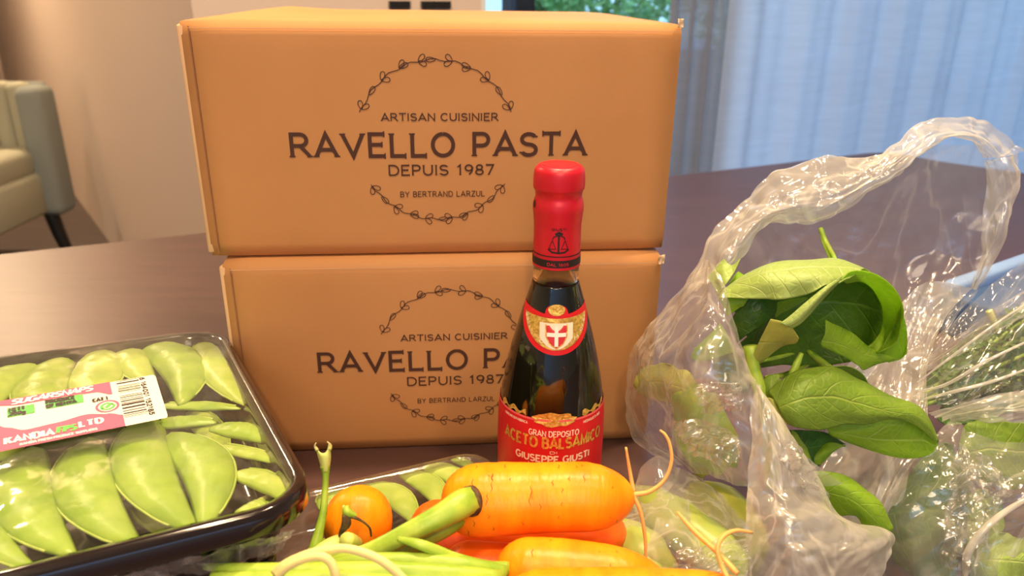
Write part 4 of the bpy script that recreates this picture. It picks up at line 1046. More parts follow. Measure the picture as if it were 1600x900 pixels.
stalk(c4, [(790, 925, .250), (650, 915, .246), (500, 908, .246), (330, 905, .246)], [.0042, .0046, .0046, .0030])
stalk(c6, [(700, 870, .300), (660, 862, .296), (600, 868, .292), (540, 880, .286), (470, 892, .280)], [.0040, .0046, .0044, .0040, .0034])
stalk(c5, [(545, 852, .300), (520, 856, .294), (495, 868, .288), (470, 884, .282)], [.0062, .0056, .0044, .0030], M_stalkp)
# crown details of the round carrot: dark crease and green stub
stalk(c5, [(541, 790, .3005), (543, 800, .299), (556, 806, .2995)], [.0012, .0022, .0010])
stalk(c5, [(552, 803, .2995), (542, 801, .2995), (536, 790, .301)], [.0010, .0016, .0006], M_stalkp)
tube('dry_crease', PT_([(540, 803, .2985), (541, 818, .2970), (533, 832, .2965), (530, 848, .2965)]), [.0018, .0024, .0012, .0008], M_scar, c5, n=12, k=7)
tube('dry_crease', PT_([(545, 806, .2985), (562, 812, .2985), (577, 824, .2995), (580, 838, .301)]), [.0012, .0007, .0006, .0004], M_scar, c5, n=12, k=6)
tube('crown_stub', PT_([(558, 850, .300), (548, 846, .2945), (541, 843, .291)]), [.0030, .0040, .0036], M_stalkp, c5, n=8, k=12)
stalk(c5, [(506, 845, .305), (500, 862, .297), (480, 885, .290)], [.0016, .0034, .0030])
# upright pale cut stalk with a forked end
up_ = thing('leaf_stalk', 'upright pale green cut stalk with a forked top left of the round carrot', 'vegetable', aty(493, 880, .292))
tube('stalk', PT_([(488, 872, .290), (496, 840, .296), (505, 800, .304), (508, 765, .310), (509, 742, .313), (508, 728, .315)]), [.0036, .0026, .0019, .0016, .0017, .0026], M_stalk, up_, n=26, k=10)
forkv = [[aty(494, 699, .317), aty(502, 708, .3155), aty(510, 706, .3155), aty(514, 692, .317)],
         [aty(496, 708, .3165), aty(503, 712, .3145), aty(511, 711, .3145), aty(516, 704, .3165)],
         [aty(500, 722, .316), aty(505, 723, .3135), aty(511, 722, .3135), aty(516, 718, .316)],
         [aty(504, 738, .3145), aty(506, 738, .3125), aty(510, 738, .3125), aty(513, 736, .3145)]]
patch('forked_tip', forkv, M_stalkp, up_, 14, 14, thick=.0008)
tube('tip_hook', PT_([(496, 704, .316), (492, 697, .317), (494, 692, .317)]), [.0010, .0006, .0003], M_calyx, up_, n=6, k=6)
tube('tip_hook', PT_([(515, 703, .316), (517, 696, .317), (511, 690, .317)]), [.0010, .0006, .0003], M_calyx, up_, n=6, k=6)
# rubber band: two flat loops round the stalks
def band(name, pts, wd, m, label):
    P = PT_(pts); n = 40; v = []; f = []
    for i in range(n + 1):
        c = cr_pt(P, i / n); t = (cr_pt(P, min(1, (i + 1) / n)) - cr_pt(P, max(0, (i - 1) / n))).normalized()
        o = (c - CAM).normalized(); s = t.cross(Vector((0, -.75, .65)).normalized()).normalized() * wd / 2
        v += [c + s, c - s]
    for i in range(n): k = 2 * i; f.append((k, k + 1, k + 3, k + 2))
    return v, f
rb = thing('rubber_band', 'cream rubber band looped round the green carrot stalks', 'band', aty(520, 890, .26))
for pts, wd in (([(428, 898, .238), (445, 882, .238), (475, 868, .239), (505, 860, .240), (540, 857, .240), (580, 868, .238), (610, 886, .236), (640, 915, .234)], .0034),
                ([(432, 902, .237), (448, 886, .237), (475, 873, .237), (500, 869, .237), (516, 878, .236), (524, 898, .234), (524, 925, .232)], .0034)):
    v, f = band('band', pts, wd, M_rubber, '')
    o = link_mesh('band_loop', v, f, M_rubber, rb); md = o.modifiers.new('thickness', 'SOLIDIFY'); md.thickness = .0012; md.offset = 0

# ================================================================== BAGS AND GREENS
M_leaf = leaf_mat('leaf_green', (.21, .35, .035), (.46, .56, .14), veins=7)
M_leafi = leaf_mat('leaf_shade_and_herb', (.09, .22, .012), (.22, .38, .06), veins=6, transl=.25)  # shade inside the hood leaf put into the colour; also used for herb fronds
M_leafb = leaf_mat('leaf_bright', (.30, .48, .03), (.55, .68, .18), veins=6, transl=.45)
M_leafp = leaf_mat('leaf_pale_back', (.36, .50, .12), (.62, .72, .32), veins=8, transl=.25)
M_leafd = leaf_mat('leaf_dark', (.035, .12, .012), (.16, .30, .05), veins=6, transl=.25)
M_leafy = leaf_mat('leaf_yellowish', (.44, .46, .10), (.60, .62, .26), veins=5, transl=.35)
M_bag = film_mat('bag_film', haze=.18, tint=(.94, .91, .83), crinkle=.75, cscale=55, streak=.22, rough=.10, fres=1.5, seed=1)
M_bagm = film_mat('bag_film_milky', haze=.42, tint=(.92, .90, .82), crinkle=.7, cscale=45, streak=.3, rough=.12, fres=1.5, seed=3)
M_bagc = film_mat('bag_film_clear', haze=.10, crinkle=.6, cscale=40, streak=.13, rough=.12, fres=1.35, seed=6)
M_bagk = film_mat('bag_film_crinkled', haze=.10, crinkle=1.0, cscale=90, streak=.2, rough=.12, fres=1.7, seed=8)
def RW(rows): return [PT_(r) for r in rows]
def leaf(par, rows, m, name='leaf', **k):
    k.setdefault('nu', 36); k.setdefault('nv', 24); k.setdefault('amp', .0012); k.setdefault('freq', 60); k.setdefault('thick', .0005)
    return patch(name, RW(rows), m, par, **k)

gb = thing('leafy_greens', 'bunch of broad green leaves spilling out of the open clear bag', 'vegetable', Vector((.2, .42, T + .02)))
# hood leaf: pale folded underside, over the top, inside shade put into a darker green
leaf(gb, [[(1123, 466, .400), (1188, 467, .386), (1216, 468, .382), (1255, 462, .380), (1290, 448, .380), (1318, 434, .383)],
          [(1126, 458, .404), (1186, 438, .390), (1222, 436, .386), (1262, 432, .384), (1304, 428, .386), (1335, 430, .388)],
          [(1134, 452, .410), (1186, 419, .402), (1222, 411, .402), (1265, 409, .402), (1310, 408, .403), (1352, 420, .405)],
          [(1142, 462, .420), (1192, 424, .424), (1226, 416, .428), (1268, 413, .432), (1316, 413, .432), (1362, 428, .426)]], M_leafp, nu=60, nv=30, amp=.002, freq=45, ruffle=.0012)
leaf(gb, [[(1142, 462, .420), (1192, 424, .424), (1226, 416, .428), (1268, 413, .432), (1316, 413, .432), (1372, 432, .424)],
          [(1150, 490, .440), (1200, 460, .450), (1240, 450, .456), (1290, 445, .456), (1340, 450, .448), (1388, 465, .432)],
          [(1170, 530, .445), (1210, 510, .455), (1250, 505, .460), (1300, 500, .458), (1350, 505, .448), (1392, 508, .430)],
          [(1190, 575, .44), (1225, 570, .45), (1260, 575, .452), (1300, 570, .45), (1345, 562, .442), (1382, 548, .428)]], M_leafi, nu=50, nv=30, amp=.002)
# right-hand curl of the hood
leaf(gb, [[(1312, 436, .384), (1332, 424, .386), (1368, 428, .388), (1396, 450, .390), (1411, 480, .392), (1408, 515, .395), (1396, 538, .398), (1372, 552, .402)],
          [(1318, 440, .386), (1340, 434, .392), (1368, 442, .398), (1388, 464, .402), (1399, 488, .404), (1396, 514, .406), (1386, 534, .408), (1366, 550, .408)],
          [(1322, 442, .392), (1345, 440, .402), (1364, 453, .410), (1377, 474, .414), (1380, 498, .416), (1376, 518, .416), (1366, 534, .414), (1352, 546, .412)]], M_leafb, nu=60, nv=16, amp=.001)
leaf(gb, [[(1408, 478, .394), (1416, 510, .400), (1418, 535, .404), (1417, 552, .406)],
          [(1396, 510, .404), (1404, 535, .406), (1410, 552, .408), (1406, 562, .408)],
          [(1372, 552, .406), (1380, 560, .408), (1384, 564, .410), (1388, 566, .410)]], M_leafb)
# rolled pale edge running down to a tongue
leaf(gb, [[(1318, 430, .382), (1290, 447, .379), (1262, 470, .377), (1236, 492, .375), (1219, 505, .374)],
          [(1312, 440, .381), (1290, 456, .377), (1265, 480, .374), (1246, 500, .373), (1230, 510, .373)],
          [(1308, 446, .384), (1292, 462, .381), (1272, 484, .378), (1252, 504, .376), (1238, 513, .376)]], M_leafp, nu=30, nv=12, amp=.0006)
leaf(gb, [[(1204, 498, .376), (1222, 502, .375), (1238, 512, .375), (1248, 530, .376)],
          [(1192, 522, .380), (1208, 524, .378), (1226, 530, .378), (1243, 538, .379)],
          [(1178, 552, .385), (1188, 550, .383), (1204, 546, .383), (1222, 543, .384)],
          [(1172, 576, .388), (1176, 574, .388), (1182, 570, .389), (1190, 562, .390)]], M_leafy, nu=24, nv=20)
# bright lower lobe
leaf(gb, [[(1290, 500, .396), (1300, 505, .398), (1318, 512, .402), (1338, 524, .406), (1352, 540, .408)],
          [(1289, 522, .394), (1306, 526, .396), (1326, 534, .400), (1348, 546, .404), (1374, 552, .406)],
          [(1283, 540, .394), (1304, 546, .395), (1326, 554, .398), (1350, 562, .402), (1400, 560, .406)],
          [(1300, 546, .397), (1322, 558, .398), (1342, 572, .400), (1350, 578, .402), (1376, 566, .406)]], M_leafb, nu=34, nv=24)
# dark inner leaf left
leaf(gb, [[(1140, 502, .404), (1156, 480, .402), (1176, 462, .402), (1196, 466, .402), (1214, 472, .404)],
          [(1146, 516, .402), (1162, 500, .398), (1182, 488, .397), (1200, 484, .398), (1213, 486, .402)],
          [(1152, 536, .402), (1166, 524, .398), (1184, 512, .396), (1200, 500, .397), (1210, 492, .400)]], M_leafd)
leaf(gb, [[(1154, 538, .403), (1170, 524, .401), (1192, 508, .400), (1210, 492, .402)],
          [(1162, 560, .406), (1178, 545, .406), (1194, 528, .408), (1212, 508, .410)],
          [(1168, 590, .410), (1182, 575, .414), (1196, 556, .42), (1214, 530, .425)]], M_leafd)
leaf(gb, [[(1208, 476, .41), (1228, 468, .41), (1250, 464, .412), (1262, 464, .414)], [(1210, 490, .412), (1226, 480, .412), (1242, 474, .413), (1256, 468, .415)], [(1212, 498, .414), (1222, 490, .414), (1236, 482, .415), (1250, 472, .416)]], M_leafb)
# crumpled leaves upper left
leaf(gb, [[(1106, 432, .42), (1118, 416, .42), (1130, 404, .42)], [(1112, 446, .415), (1128, 428, .412), (1142, 412, .416)], [(1122, 462, .41), (1138, 440, .408), (1156, 404, .414)]], M_leafp, amp=.003, freq=90)
leaf(gb, [[(1140, 440, .418), (1152, 425, .416), (1160, 428, .418)], [(1136, 452, .414), (1150, 442, .412), (1168, 440, .414)], [(1128, 464, .41), (1148, 452, .41), (1160, 448, .414)]], M_leafb, amp=.002)
leaf(gb, [[(1122, 464, .405), (1138, 458, .404), (1158, 456, .404), (1172, 462, .402)], [(1128, 476, .402), (1140, 474, .400), (1154, 472, .400), (1166, 472, .400)], [(1136, 494, .400), (1146, 488, .400), (1154, 482, .400), (1162, 478, .400)]], M_leafb, amp=.001)
leaf(gb, [[(1085, 545, .40), (1102, 530, .40), (1125, 505, .40)], [(1080, 558, .40), (1108, 545, .396), (1138, 525, .396)], [(1090, 566, .402), (1116, 562, .398), (1150, 550, .398)]], M_leafb, amp=.002)
# middle leaf: upper half mid green, lower half brighter green
leaf(gb, [[(1200, 612, .375), (1226, 590, .376), (1254, 576, .378), (1300, 573, .380), (1344, 594, .380), (1398, 620, .378), (1440, 638, .376), (1464, 688, .372)],
          [(1212, 628, .368), (1236, 612, .366), (1262, 602, .366), (1304, 602, .368), (1348, 618, .370), (1398, 636, .370), (1436, 650, .370), (1464, 690, .371)],
          [(1222, 646, .364), (1244, 642, .360), (1272, 640, .360), (1308, 640, .362), (1352, 646, .364), (1396, 650, .367), (1432, 658, .369), (1464, 691, .371)],
          [(1232, 662, .364), (1250, 668, .360), (1280, 672, .360), (1318, 663, .363), (1356, 662, .366), (1394, 656, .368), (1430, 664, .369), (1464, 693, .371)]], M_leaf, nu=70, nv=36, amp=.0018, freq=55)
leaf(gb, [[(1290, 655, .376), (1340, 650, .378), (1384, 645, .378), (1420, 640, .377), (1442, 644, .375), (1466, 690, .372)],
          [(1292, 668, .374), (1340, 670, .374), (1388, 672, .374), (1422, 668, .374), (1444, 672, .374), (1464, 696, .372)],
          [(1296, 678, .374), (1342, 692, .373), (1392, 702, .373), (1426, 704, .373), (1446, 702, .373), (1460, 702, .372)],
          [(1300, 682, .375), (1344, 699, .374), (1394, 714, .374), (1424, 716, .374), (1444, 713, .373), (1460, 706, .372)]], M_leafb, nu=50, nv=26)
leaf(gb, [[(1300, 572, .392), (1324, 572, .392), (1346, 584, .392), (1356, 600, .392)], [(1296, 580, .396), (1318, 582, .396), (1340, 592, .396), (1352, 604, .396)]], M_leaf)
leaf(gb, [[(1186, 600, .384), (1200, 588, .384), (1216, 584, .384)], [(1192, 622, .378), (1206, 610, .376), (1222, 606, .378)], [(1206, 650, .374), (1216, 645, .372), (1226, 640, .373)], [(1226, 664, .372), (1230, 668, .37), (1228, 684, .37)]], M_leaf)
leaf(gb, [[(1194, 622, .372), (1204, 622, .370), (1214, 628, .369)], [(1198, 648, .370), (1212, 650, .366), (1226, 654, .365)], [(1206, 676, .368), (1220, 680, .364), (1233, 680, .364)]], M_leafy)
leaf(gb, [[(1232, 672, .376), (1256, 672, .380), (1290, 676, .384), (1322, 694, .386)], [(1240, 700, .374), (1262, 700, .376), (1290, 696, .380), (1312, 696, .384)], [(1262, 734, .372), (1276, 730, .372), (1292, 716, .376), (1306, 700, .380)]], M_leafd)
leaf(gb, [[(1236, 672, .370), (1246, 678, .368), (1252, 690, .368)], [(1240, 690, .368), (1254, 694, .366), (1262, 704, .366)], [(1250, 712, .366), (1262, 716, .364), (1270, 734, .366)]], M_leaf)
leaf(gb, [[(1276, 704, .378), (1296, 692, .38), (1322, 696, .382)], [(1272, 716, .374), (1290, 706, .374), (1316, 698, .38)], [(1272, 734, .372), (1286, 722, .374), (1300, 706, .378)]], M_leafb)
# lower leaf
leaf(gb, [[(1270, 735, .362), (1300, 738, .360), (1328, 748, .358), (1356, 768, .356), (1378, 792, .354), (1394, 818, .352), (1394, 828, .352)],
          [(1276, 752, .360), (1304, 758, .355), (1330, 768, .352), (1354, 786, .350), (1372, 806, .349), (1386, 826, .349), (1388, 834, .350)],
          [(1282, 778, .360), (1306, 782, .356), (1330, 790, .352), (1348, 802, .350), (1362, 816, .349), (1374, 832, .349), (1378, 838, .350)],
          [(1288, 800, .362), (1306, 804, .360), (1326, 806, .357), (1342, 812, .354), (1350, 824, .352), (1358, 840, .351), (1364, 840, .351)]], M_leafb, nu=60, nv=30, amp=.0014, ruffle=.0006)
# inner stems
for pts, r in (([(1180, 566, .40), (1215, 558, .405), (1240, 552, .41)], .0014), ([(1252, 552, .40), (1242, 575, .395), (1230, 600, .39)], .0022), ([(1262, 548, .41), (1290, 570, .40), (1310, 585, .395)], .0022),
               ([(1196, 590, .40), (1230, 585, .41), (1262, 570, .42)], .0018), ([(1172, 540, .39), (1178, 580, .386), (1190, 620, .380), (1200, 680, .378), (1205, 760, .372)], .004), ([(1282, 357, .47), (1290, 378, .462), (1302, 400, .450), (1310, 425, .43)], .0016)):
    tube('stem', PT_(pts), [r * .7, r, r * .6] if len(pts) == 3 else [r] * len(pts), M_stalk, gb, n=12, k=8)
leaf(gb, [[(1280, 356, .47), (1284, 358, .47)], [(1284, 378, .462), (1298, 384, .462)], [(1296, 404, .448), (1308, 408, .448)]], M_leafb, nu=8, nv=12)
# leaves behind the front film on the left
leaf(gb, [[(1000, 568, .435), (1030, 566, .425), (1062, 574, .415), (1088, 590, .41)], [(992, 600, .43), (1024, 596, .42), (1060, 604, .405), (1092, 616, .40)], [(998, 632, .43), (1026, 626, .42), (1058, 632, .405), (1086, 642, .40)]], M_leafy, amp=.004, leafy=1.0)
leaf(gb, [[(1040, 612, .41), (1076, 600, .40), (1108, 604, .395), (1136, 622, .39)], [(1046, 650, .405), (1080, 640, .39), (1112, 644, .385), (1144, 660, .385)], [(1054, 690, .40), (1092, 690, .39), (1124, 690, .385), (1160, 700, .384)], [(1070, 740, .395), (1112, 745, .39), (1140, 735, .388), (1166, 732, .387)]], M_leafb, amp=.004, freq=50, leafy=1.0)
leaf(gb, [[(1110, 560, .41), (1130, 540, .405), (1156, 545, .40)], [(1118, 590, .405), (1142, 580, .40), (1172, 585, .395)], [(1130, 620, .40), (1152, 615, .395), (1180, 622, .39)]], M_leafd, amp=.003, leafy=1.0)
leaf(gb, [[(1076, 700, .40), (1096, 706, .40), (1110, 716, .40)], [(1078, 728, .398), (1096, 730, .396), (1116, 730, .396)], [(1084, 748, .398), (1098, 748, .396), (1112, 744, .396)]], M_leafy, amp=.002, leafy=1.0)

bg1 = thing('plastic_bag', 'open clear plastic bag of leafy greens right of the boxes, its rim standing up', 'bag', Vector((.2, .43, T)), 'clear plastic bags of vegetables')
def film(par, name, rows, m, **k):
    k.setdefault('nu', 90); k.setdefault('nv', 90); k.setdefault('amp', .004); k.setdefault('freq', 26); k.setdefault('amp2', .0007); k.setdefault('freq2', 60); k.setdefault('facet', [(.0024, 7), (.0007, 17)]); k['nu'] = int(k['nu'] * 1.3); k['nv'] = int(k['nv'] * 1.3)
    return patch(name, RW(rows), m, par, **k)
film(bg1, 'back_film', [[(1125, 385, .50), (1200, 330, .51), (1290, 300, .52), (1370, 270, .52), (1450, 232, .52), (1540, 225, .515)],
      [(1150, 440, .50), (1230, 400, .51), (1310, 370, .52), (1390, 340, .525), (1470, 310, .525), (1566, 330, .515)],
      [(1180, 510, .49), (1270, 480, .50), (1350, 450, .51), (1420, 430, .515), (1490, 410, .51), (1545, 430, .505)],
      [(1200, 580, .48), (1290, 560, .485), (1360, 540, .49), (1420, 520, .49), (1470, 505, .49), (1500, 490, .49)],
      [(1210, 660, .455), (1290, 640, .46), (1360, 620, .46), (1410, 600, .46), (1440, 585, .46), (1455, 575, .46)]], M_bagc, seed=4, amp=.005)
film(bg1, 'inner_film', [[(1330, 560, .46), (1370, 520, .465), (1410, 470, .47), (1450, 440, .475), (1520, 450, .475)],
      [(1300, 610, .45), (1360, 580, .455), (1400, 545, .46), (1440, 520, .46), (1472, 505, .46)],
      [(1290, 670, .43), (1350, 650, .43), (1400, 620, .435), (1436, 600, .435), (1446, 590, .435)],
      [(1280, 740, .41), (1340, 720, .405), (1390, 700, .40), (1420, 690, .40), (1450, 680, .40)],
      [(1250, 800, .39), (1310, 800, .38), (1360, 790, .375), (1390, 770, .375), (1420, 740, .38)],
      [(1240, 860, .38), (1300, 870, .365), (1350, 860, .36), (1385, 850, .36), (1400, 820, .365)]], M_bagm, seed=12, amp=.005)
film(bg1, 'front_film', [[(1080, 425, .455), (1096, 412, .445), (1108, 408, .435), (1118, 412, .42), (1124, 426, .41)],
      [(1030, 485, .455), (1064, 480, .42), (1098, 480, .395), (1130, 488, .385), (1152, 508, .385)],
      [(985, 550, .45), (1024, 550, .405), (1075, 550, .38), (1125, 560, .368), (1176, 585, .370)],
      [(972, 620, .45), (1022, 620, .40), (1080, 625, .372), (1140, 635, .358), (1215, 660, .355)],
      [(990, 680, .445), (1040, 690, .395), (1100, 690, .368), (1165, 700, .350), (1262, 715, .348)],
      [(1045, 725, .43), (1080, 740, .39), (1120, 750, .365), (1180, 765, .345), (1320, 760, .345)]], M_bag, seed=2, nu=110, nv=110, amp=.004)
film(bg1, 'crinkled_fold', [[(1048, 660, .366), (1080, 655, .358), (1110, 660, .352), (1140, 672, .350)],
      [(1062, 690, .360), (1090, 690, .352), (1122, 692, .348), (1155, 690, .348)],
      [(1090, 715, .360), (1112, 722, .352), (1135, 722, .350), (1156, 712, .350)]], M_bagk, seed=21, nu=50, nv=50, amp=.002, freq=60, amp2=.0006, freq2=170, facet=[(.0035, 5), (.0022, 12)])
film(bg1, 'crinkled_fold', [[(1090, 600, .362), (1115, 594, .358), (1145, 600, .355), (1160, 590, .355)],
      [(1092, 620, .358), (1118, 618, .352), (1142, 620, .350), (1158, 612, .352)],
      [(1098, 642, .360), (1120, 646, .354), (1142, 642, .352), (1156, 632, .353)]], M_bagk, seed=27, nu=50, nv=50, amp=.002, freq=60, amp2=.0006, freq2=170, facet=[(.0035, 5), (.0022, 12)])
film(bg1, 'lower_film', [[(1176, 600, .366), (1182, 602, .362), (1188, 606, .362), (1196, 612, .366)],
      [(1172, 680, .352), (1200, 680, .344), (1226, 685, .344), (1250, 695, .350)],
      [(1168, 745, .340), (1220, 760, .330), (1268, 780, .330), (1312, 805, .342)],
      [(1166, 800, .330), (1240, 815, .318), (1320, 835, .322), (1392, 838, .345)],
      [(1168, 860, .322), (1240, 870, .308), (1320, 880, .312), (1388, 880, .335)],
      [(1175, 930, .315), (1240, 940, .300), (1310, 940, .305), (1370, 930, .33)]], M_bagm, seed=5, amp=.0035)
film(bg1, 'crinkled_fold', [[(1200, 690, .346), (1215, 685, .342), (1235, 690, .342), (1250, 700, .344)],
      [(1205, 715, .340), (1228, 715, .336), (1250, 722, .336), (1272, 735, .340)],
      [(1215, 745, .338), (1240, 755, .334), (1262, 770, .334), (1290, 780, .338)]], M_bagk, seed=33, nu=50, nv=50, amp=.002, freq=60, amp2=.0006, freq2=170, facet=[(.0035, 5), (.0022, 12)])
film(bg1, 'rim_fold', [
      [(1062, 452, .455), (1110, 372, .465), (1168, 304, .475), (1212, 262, .480), (1288, 246, .482), (1372, 240, .484), (1406, 205, .486), (1442, 184, .488), (1492, 180, .490), (1545, 198, .492), (1590, 240, .492)],
      [(1085, 448, .435), (1128, 390, .445), (1180, 328, .455), (1222, 300, .460), (1290, 288, .462), (1356, 268, .466), (1402, 238, .470), (1440, 212, .474), (1484, 198, .478), (1535, 206, .482), (1574, 244, .484)],
      [(1105, 440, .425), (1142, 400, .435), (1186, 348, .445), (1230, 330, .450), (1290, 322, .452), (1346, 296, .456), (1398, 262, .462), (1440, 236, .466), (1480, 214, .470), (1526, 216, .476), (1556, 248, .480)],
      [(1126, 432, .430), (1158, 398, .445), (1192, 358, .455), (1236, 352, .458), (1292, 346, .460), (1342, 316, .464), (1396, 280, .470), (1440, 248, .474), (1476, 224, .478), (1514, 224, .482), (1536, 250, .485)]], M_bagm, seed=7, nu=160, nv=40, amp=.004, freq=40, amp2=.0015, freq2=80)
film(bg1, 'rim_fold', [
      [(1590, 240, .492), (1597, 275, .490), (1590, 310, .488), (1576, 350, .486), (1560, 398, .484), (1526, 454, .480)],
      [(1568, 246, .484), (1574, 280, .480), (1570, 320, .478), (1560, 360, .476), (1546, 400, .476), (1520, 452, .476)],
      [(1536, 250, .486), (1542, 285, .484), (1536, 330, .482), (1534, 370, .482), (1528, 410, .480), (1512, 452, .478)]], M_bagm, seed=17, nu=80, nv=30, amp=.003, freq=50)

# right bag with herbs
hb = thing('herb_bunch', 'bunch of feathery green herbs inside the clear bag at the right edge', 'vegetable', Vector((.33, .40, T + .02)))
rnd = random.Random(4)
for (a, b, cnt, sp_, m) in (((1445, 612, .44), (1600, 500, .47), 15, 26, M_leafi), ((1440, 640, .43), (1620, 590, .45), 18, 30, M_leafd), ((1460, 590, .45), (1600, 530, .47), 6, 24, M_leaf)):
    v, f = [], []
    for i in range(cnt):
        o1 = rnd.uniform(-1, 1); o2 = rnd.uniform(-1, 1); 
        p0 = aty(a[0] + o1 * 6, a[1] + o1 * 10, a[2] + .01 * o2); p1 = aty(b[0] + o2 * 8, b[1] + o1 * sp_, b[2] + .015 * o2)
        for s in range(46):
            t = .15 + .85 * rnd.random(); c = p0.lerp(p1, t) + Vector((0, 0, .004 * math.sin(t * 3 + i))); dr = (p1 - p0).normalized() + Vector((rnd.gauss(0, .6), rnd.gauss(0, .6), rnd.gauss(0, .6))); dr.normalize()
            L_ = rnd.uniform(.004, .009); w_ = dr.orthogonal().normalized() * .0015; k = len(v)
            v += [c - w_ * .4, c + dr * L_ * .5 + w_, c + dr * L_, c + dr * L_ * .5 - w_]; f.append((k, k + 1, k + 2, k + 3))
    o = link_mesh('herb_fronds', v, f, m, hb, smooth=False, uvs=[(.3, .3)] * len(v)); o['kind'] = 'stuff'
tube('stem', PT_([(1545, 485, .452), (1552, 500, .45), (1560, 520, .45)]), [.0022, .002, .0016], M_stalkp, hb, n=8, k=8)
for pts in ([(1440, 620, .44), (1520, 560, .45), (1600, 500, .46)], [(1440, 628, .438), (1520, 590, .445), (1610, 550, .455)], [(1445, 632, .436), (1530, 610, .44), (1610, 590, .45)]):
    tube('stem', PT_(pts), [.0014, .0016, .0010], M_stalk, hb, n=14, k=7)

lg = thing('lettuce_leaves', 'large green leaves pressed against the film at the lower right corner', 'vegetable', Vector((.30, .33, T + .01)))
leaf(lg, [[(1490, 665, .40), (1530, 648, .40), (1580, 655, .40), (1640, 660, .40)], [(1500, 710, .39), (1545, 700, .385), (1590, 705, .385), (1650, 710, .39)], [(1520, 770, .385), (1560, 765, .38), (1600, 765, .38), (1650, 770, .385)]], M_leaf, amp=.004, leafy=1.0)
leaf(lg, [[(1440, 700, .385), (1470, 690, .39), (1500, 700, .39), (1530, 730, .39)], [(1400, 770, .375), (1440, 760, .37), (1480, 770, .37), (1520, 790, .375)], [(1385, 840, .365), (1430, 840, .355), (1475, 840, .355), (1510, 850, .36)], [(1390, 930, .36), (1430, 930, .345), (1470, 930, .345), (1500, 930, .35)]], M_leafd, amp=.005, leafy=1.0)
leaf(lg, [[(1520, 840, .355), (1550, 830, .35), (1590, 835, .35), (1640, 850, .35)], [(1515, 880, .345), (1550, 875, .335), (1590, 878, .335), (1640, 885, .34)], [(1510, 930, .34), (1550, 930, .33), (1590, 930, .33), (1640, 930, .335)]], M_leafp, amp=.004, freq=60, leafy=1.0)
leaf(lg, [[(1500, 760, .385), (1540, 765, .38), (1580, 780, .38)], [(1490, 810, .375), (1530, 815, .37), (1570, 820, .37)], [(1490, 860, .365), (1520, 860, .36), (1560, 850, .36)]], M_leaf, amp=.005, leafy=1.0)
leaf(lg, [[(1460, 640, .42), (1500, 640, .42), (1550, 620, .42), (1610, 610, .42)], [(1470, 670, .41), (1510, 665, .41), (1560, 650, .41), (1620, 640, .41)]], M_leafd, amp=.003, leafy=1.0)
bg2 = thing('plastic_bag', 'clear plastic bag of herbs and lettuce cut off by the right frame edge', 'bag', Vector((.33, .38, T)), 'clear plastic bags of vegetables')
leaf(hb, [[(1438, 605, .450), (1490, 545, .455), (1550, 500, .460), (1620, 470, .465)], [(1436, 622, .446), (1495, 585, .45), (1555, 550, .455), (1620, 530, .46)], [(1440, 636, .442), (1500, 622, .445), (1560, 600, .45), (1620, 595, .455)]], M_leafd, amp=.004)
film(bg2, 'upper_film', [[(1438, 566, .440), (1480, 508, .445), (1532, 460, .450), (1600, 405, .455), (1680, 350, .46)],
      [(1432, 592, .430), (1484, 550, .430), (1540, 505, .432), (1606, 460, .435), (1680, 420, .44)],
      [(1428, 614, .420), (1486, 590, .415), (1546, 556, .415), (1610, 525, .418), (1680, 500, .42)],
      [(1430, 630, .412), (1490, 620, .405), (1550, 600, .402), (1612, 580, .405), (1680, 570, .41)],
      [(1440, 642, .408), (1496, 640, .398), (1552, 632, .395), (1612, 622, .395), (1680, 615, .40)]], M_bagc, seed=14, amp=.003)
film(bg2, 'upper_fold', [[(1440, 566, .436), (1500, 520, .434), (1560, 478, .430), (1620, 440, .430)],
      [(1436, 590, .428), (1496, 556, .424), (1556, 520, .420), (1620, 484, .420)]], M_bag, seed=15, amp=.002, nv=30)
for pts, r in (([(1432, 612, .418), (1480, 600, .408), (1540, 565, .402), (1612, 530, .402)], .0010), ([(1436, 626, .412), (1490, 612, .400), (1550, 596, .396), (1610, 575, .396)], .0010), ([(1430, 600, .424), (1490, 555, .42), (1550, 510, .42), (1610, 470, .42)], .0009)):
    tube('film_crease', PT_(pts), [r * .4, r, r, r * .6], M_bagm, bg2, n=24, k=6)
film(bg2, 'middle_film', [[(1450, 645, .402), (1500, 632, .392), (1550, 618, .388), (1620, 606, .388), (1690, 600, .39)],
      [(1470, 655, .396), (1510, 648, .386), (1556, 640, .380), (1620, 636, .380), (1690, 634, .385)],
      [(1488, 660, .392), (1520, 660, .384), (1560, 662, .380), (1620, 662, .380), (1690, 660, .385)]], M_bagm, seed=18, nv=40, amp=.002)
film(bg2, 'front_film', [[(1486, 652, .392), (1500, 662, .386), (1520, 676, .382), (1560, 690, .378), (1620, 690, .378), (1700, 690, .38)],
      [(1440, 704, .380), (1480, 720, .370), (1530, 730, .364), (1580, 740, .362), (1640, 740, .364), (1700, 740, .37)],
      [(1394, 756, .372), (1450, 770, .358), (1510, 785, .350), (1570, 795, .350), (1630, 795, .352), (1700, 800, .36)],
      [(1372, 820, .362), (1430, 840, .346), (1500, 845, .338), (1560, 850, .338), (1630, 850, .342), (1700, 850, .35)],
      [(1376, 930, .350), (1430, 940, .332), (1500, 945, .325), (1560, 940, .325), (1630, 940, .33), (1700, 940, .34)]], M_bag, seed=24, nu=110, nv=110, amp=.004)
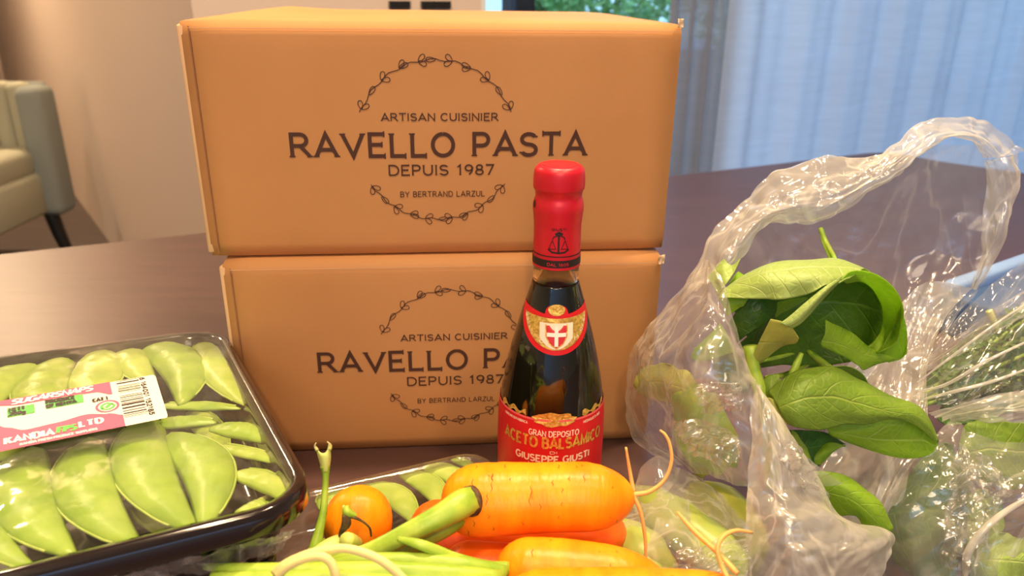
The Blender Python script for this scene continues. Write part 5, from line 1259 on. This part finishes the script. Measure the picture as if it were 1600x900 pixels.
film(bg2, 'crinkled_fold', [[(1490, 690, .372), (1505, 695, .366), (1525, 705, .364), (1545, 715, .364)],
      [(1490, 740, .362), (1515, 745, .354), (1545, 755, .352), (1580, 760, .354)],
      [(1480, 790, .356), (1505, 800, .346), (1530, 800, .346), (1560, 800, .350)],
      [(1466, 880, .345), (1490, 890, .332), (1515, 890, .330), (1530, 870, .336)]], M_bagk, seed=41, nu=90, nv=90, amp=.002, freq=60, amp2=.0006, freq2=170, facet=[(.0030, 8), (.0020, 19)])
tube('rolled_edge', PT_([(1508, 900, .330), (1512, 865, .332), (1535, 830, .334), (1570, 800, .338), (1620, 770, .342)]), [.0016, .0020, .0018, .0016, .0012], M_bagm, bg2, n=30, k=8)

# blue case behind the bags
bc = thing('blue_case', 'dark blue case with a paler blue rim behind the two bags', 'case', atz(1560, 450, T))
ca = atz(1470, 452, T + .045); cb_ = atz(1660, 384, T + .045); cx_ = (cb_ - ca); cx_.z = 0; cw_ = cx_.length; cx_.normalize(); cy_ = Vector((-cx_.y, cx_.x, 0))
cm_ = (ca + cb_) / 2
box('case_body', Vector((cm_.x, cm_.y, T + .0215)) - cy_ * .085, cw_, .17, .043, M_blue, bc, ax=(cx_, cy_, ez), bevel=.005)
box('case_rim', Vector((cm_.x, cm_.y, T + .047)) - cy_ * .008, cw_, .016, .016, M_bluel, bc, ax=(cx_, cy_, ez), bevel=.004)

# third bag: pale green vegetables under film in the middle
for i, (pts, rr, m, lb) in enumerate((
    ([(985, 770, .385), (1030, 800, .365), (1080, 835, .345), (1130, 880, .325), (1150, 915, .315)], [.006, .0135, .0145, .0135, .006], M_gourd, 'long pale green vegetable right of the carrot tip'),
    ([(940, 840, .36), (975, 850, .345), (1010, 880, .325), (1040, 930, .31)], [.006, .0145, .0150, .010], M_gourd, 'pale green vegetable just behind the lower carrots'),
    ([(1075, 765, .395), (1110, 790, .385), (1150, 825, .370), (1180, 870, .355)], [.008, .0165, .0165, .010], M_gourdy, 'yellow-green vegetable leaning behind, beside the vertical bag fold'))):
    o = thing('green_gourd', lb + ', inside clear film', 'vegetable', aty(*pts[1]) - ez * .012, 'pale green vegetables under film')
    tube('skin', PT_(pts), rr, m, o, n=30, k=18, noise_amp=.0015)
bg3 = thing('plastic_bag', 'thin crumpled clear bag over the pale green vegetables beside the carrots', 'bag', Vector((.10, .34, T)), 'clear plastic bags of vegetables')
film(bg3, 'front_film', [[(960, 790, .385), (985, 765, .385), (1018, 722, .392), (1060, 728, .390), (1110, 750, .392), (1172, 790, .375)],
      [(950, 810, .355), (1000, 795, .350), (1050, 780, .355), (1100, 785, .360), (1140, 810, .352), (1174, 830, .345)],
      [(955, 840, .335), (1000, 840, .328), (1055, 830, .328), (1100, 835, .335), (1140, 850, .335), (1174, 860, .330)],
      [(980, 890, .318), (1020, 890, .312), (1065, 880, .308), (1105, 880, .312), (1140, 885, .315), (1176, 890, .315)],
      [(1000, 940, .305), (1040, 940, .300), (1080, 935, .295), (1110, 930, .298), (1145, 930, .30), (1176, 930, .305)]], M_bag, seed=51, nu=110, nv=100, amp=.004, freq=50)
film(bg3, 'crinkled_fold', [[(1060, 860, .312), (1100, 850, .312), (1130, 840, .316), (1168, 838, .32)],
      [(1050, 885, .304), (1090, 880, .300), (1130, 872, .304), (1170, 868, .31)],
      [(1055, 920, .298), (1090, 915, .292), (1130, 905, .295), (1172, 905, .30)]], M_bagk, seed=57, nu=60, nv=50, amp=.002, freq=60, amp2=.0006, freq2=170, facet=[(.0030, 5), (.0020, 13)])
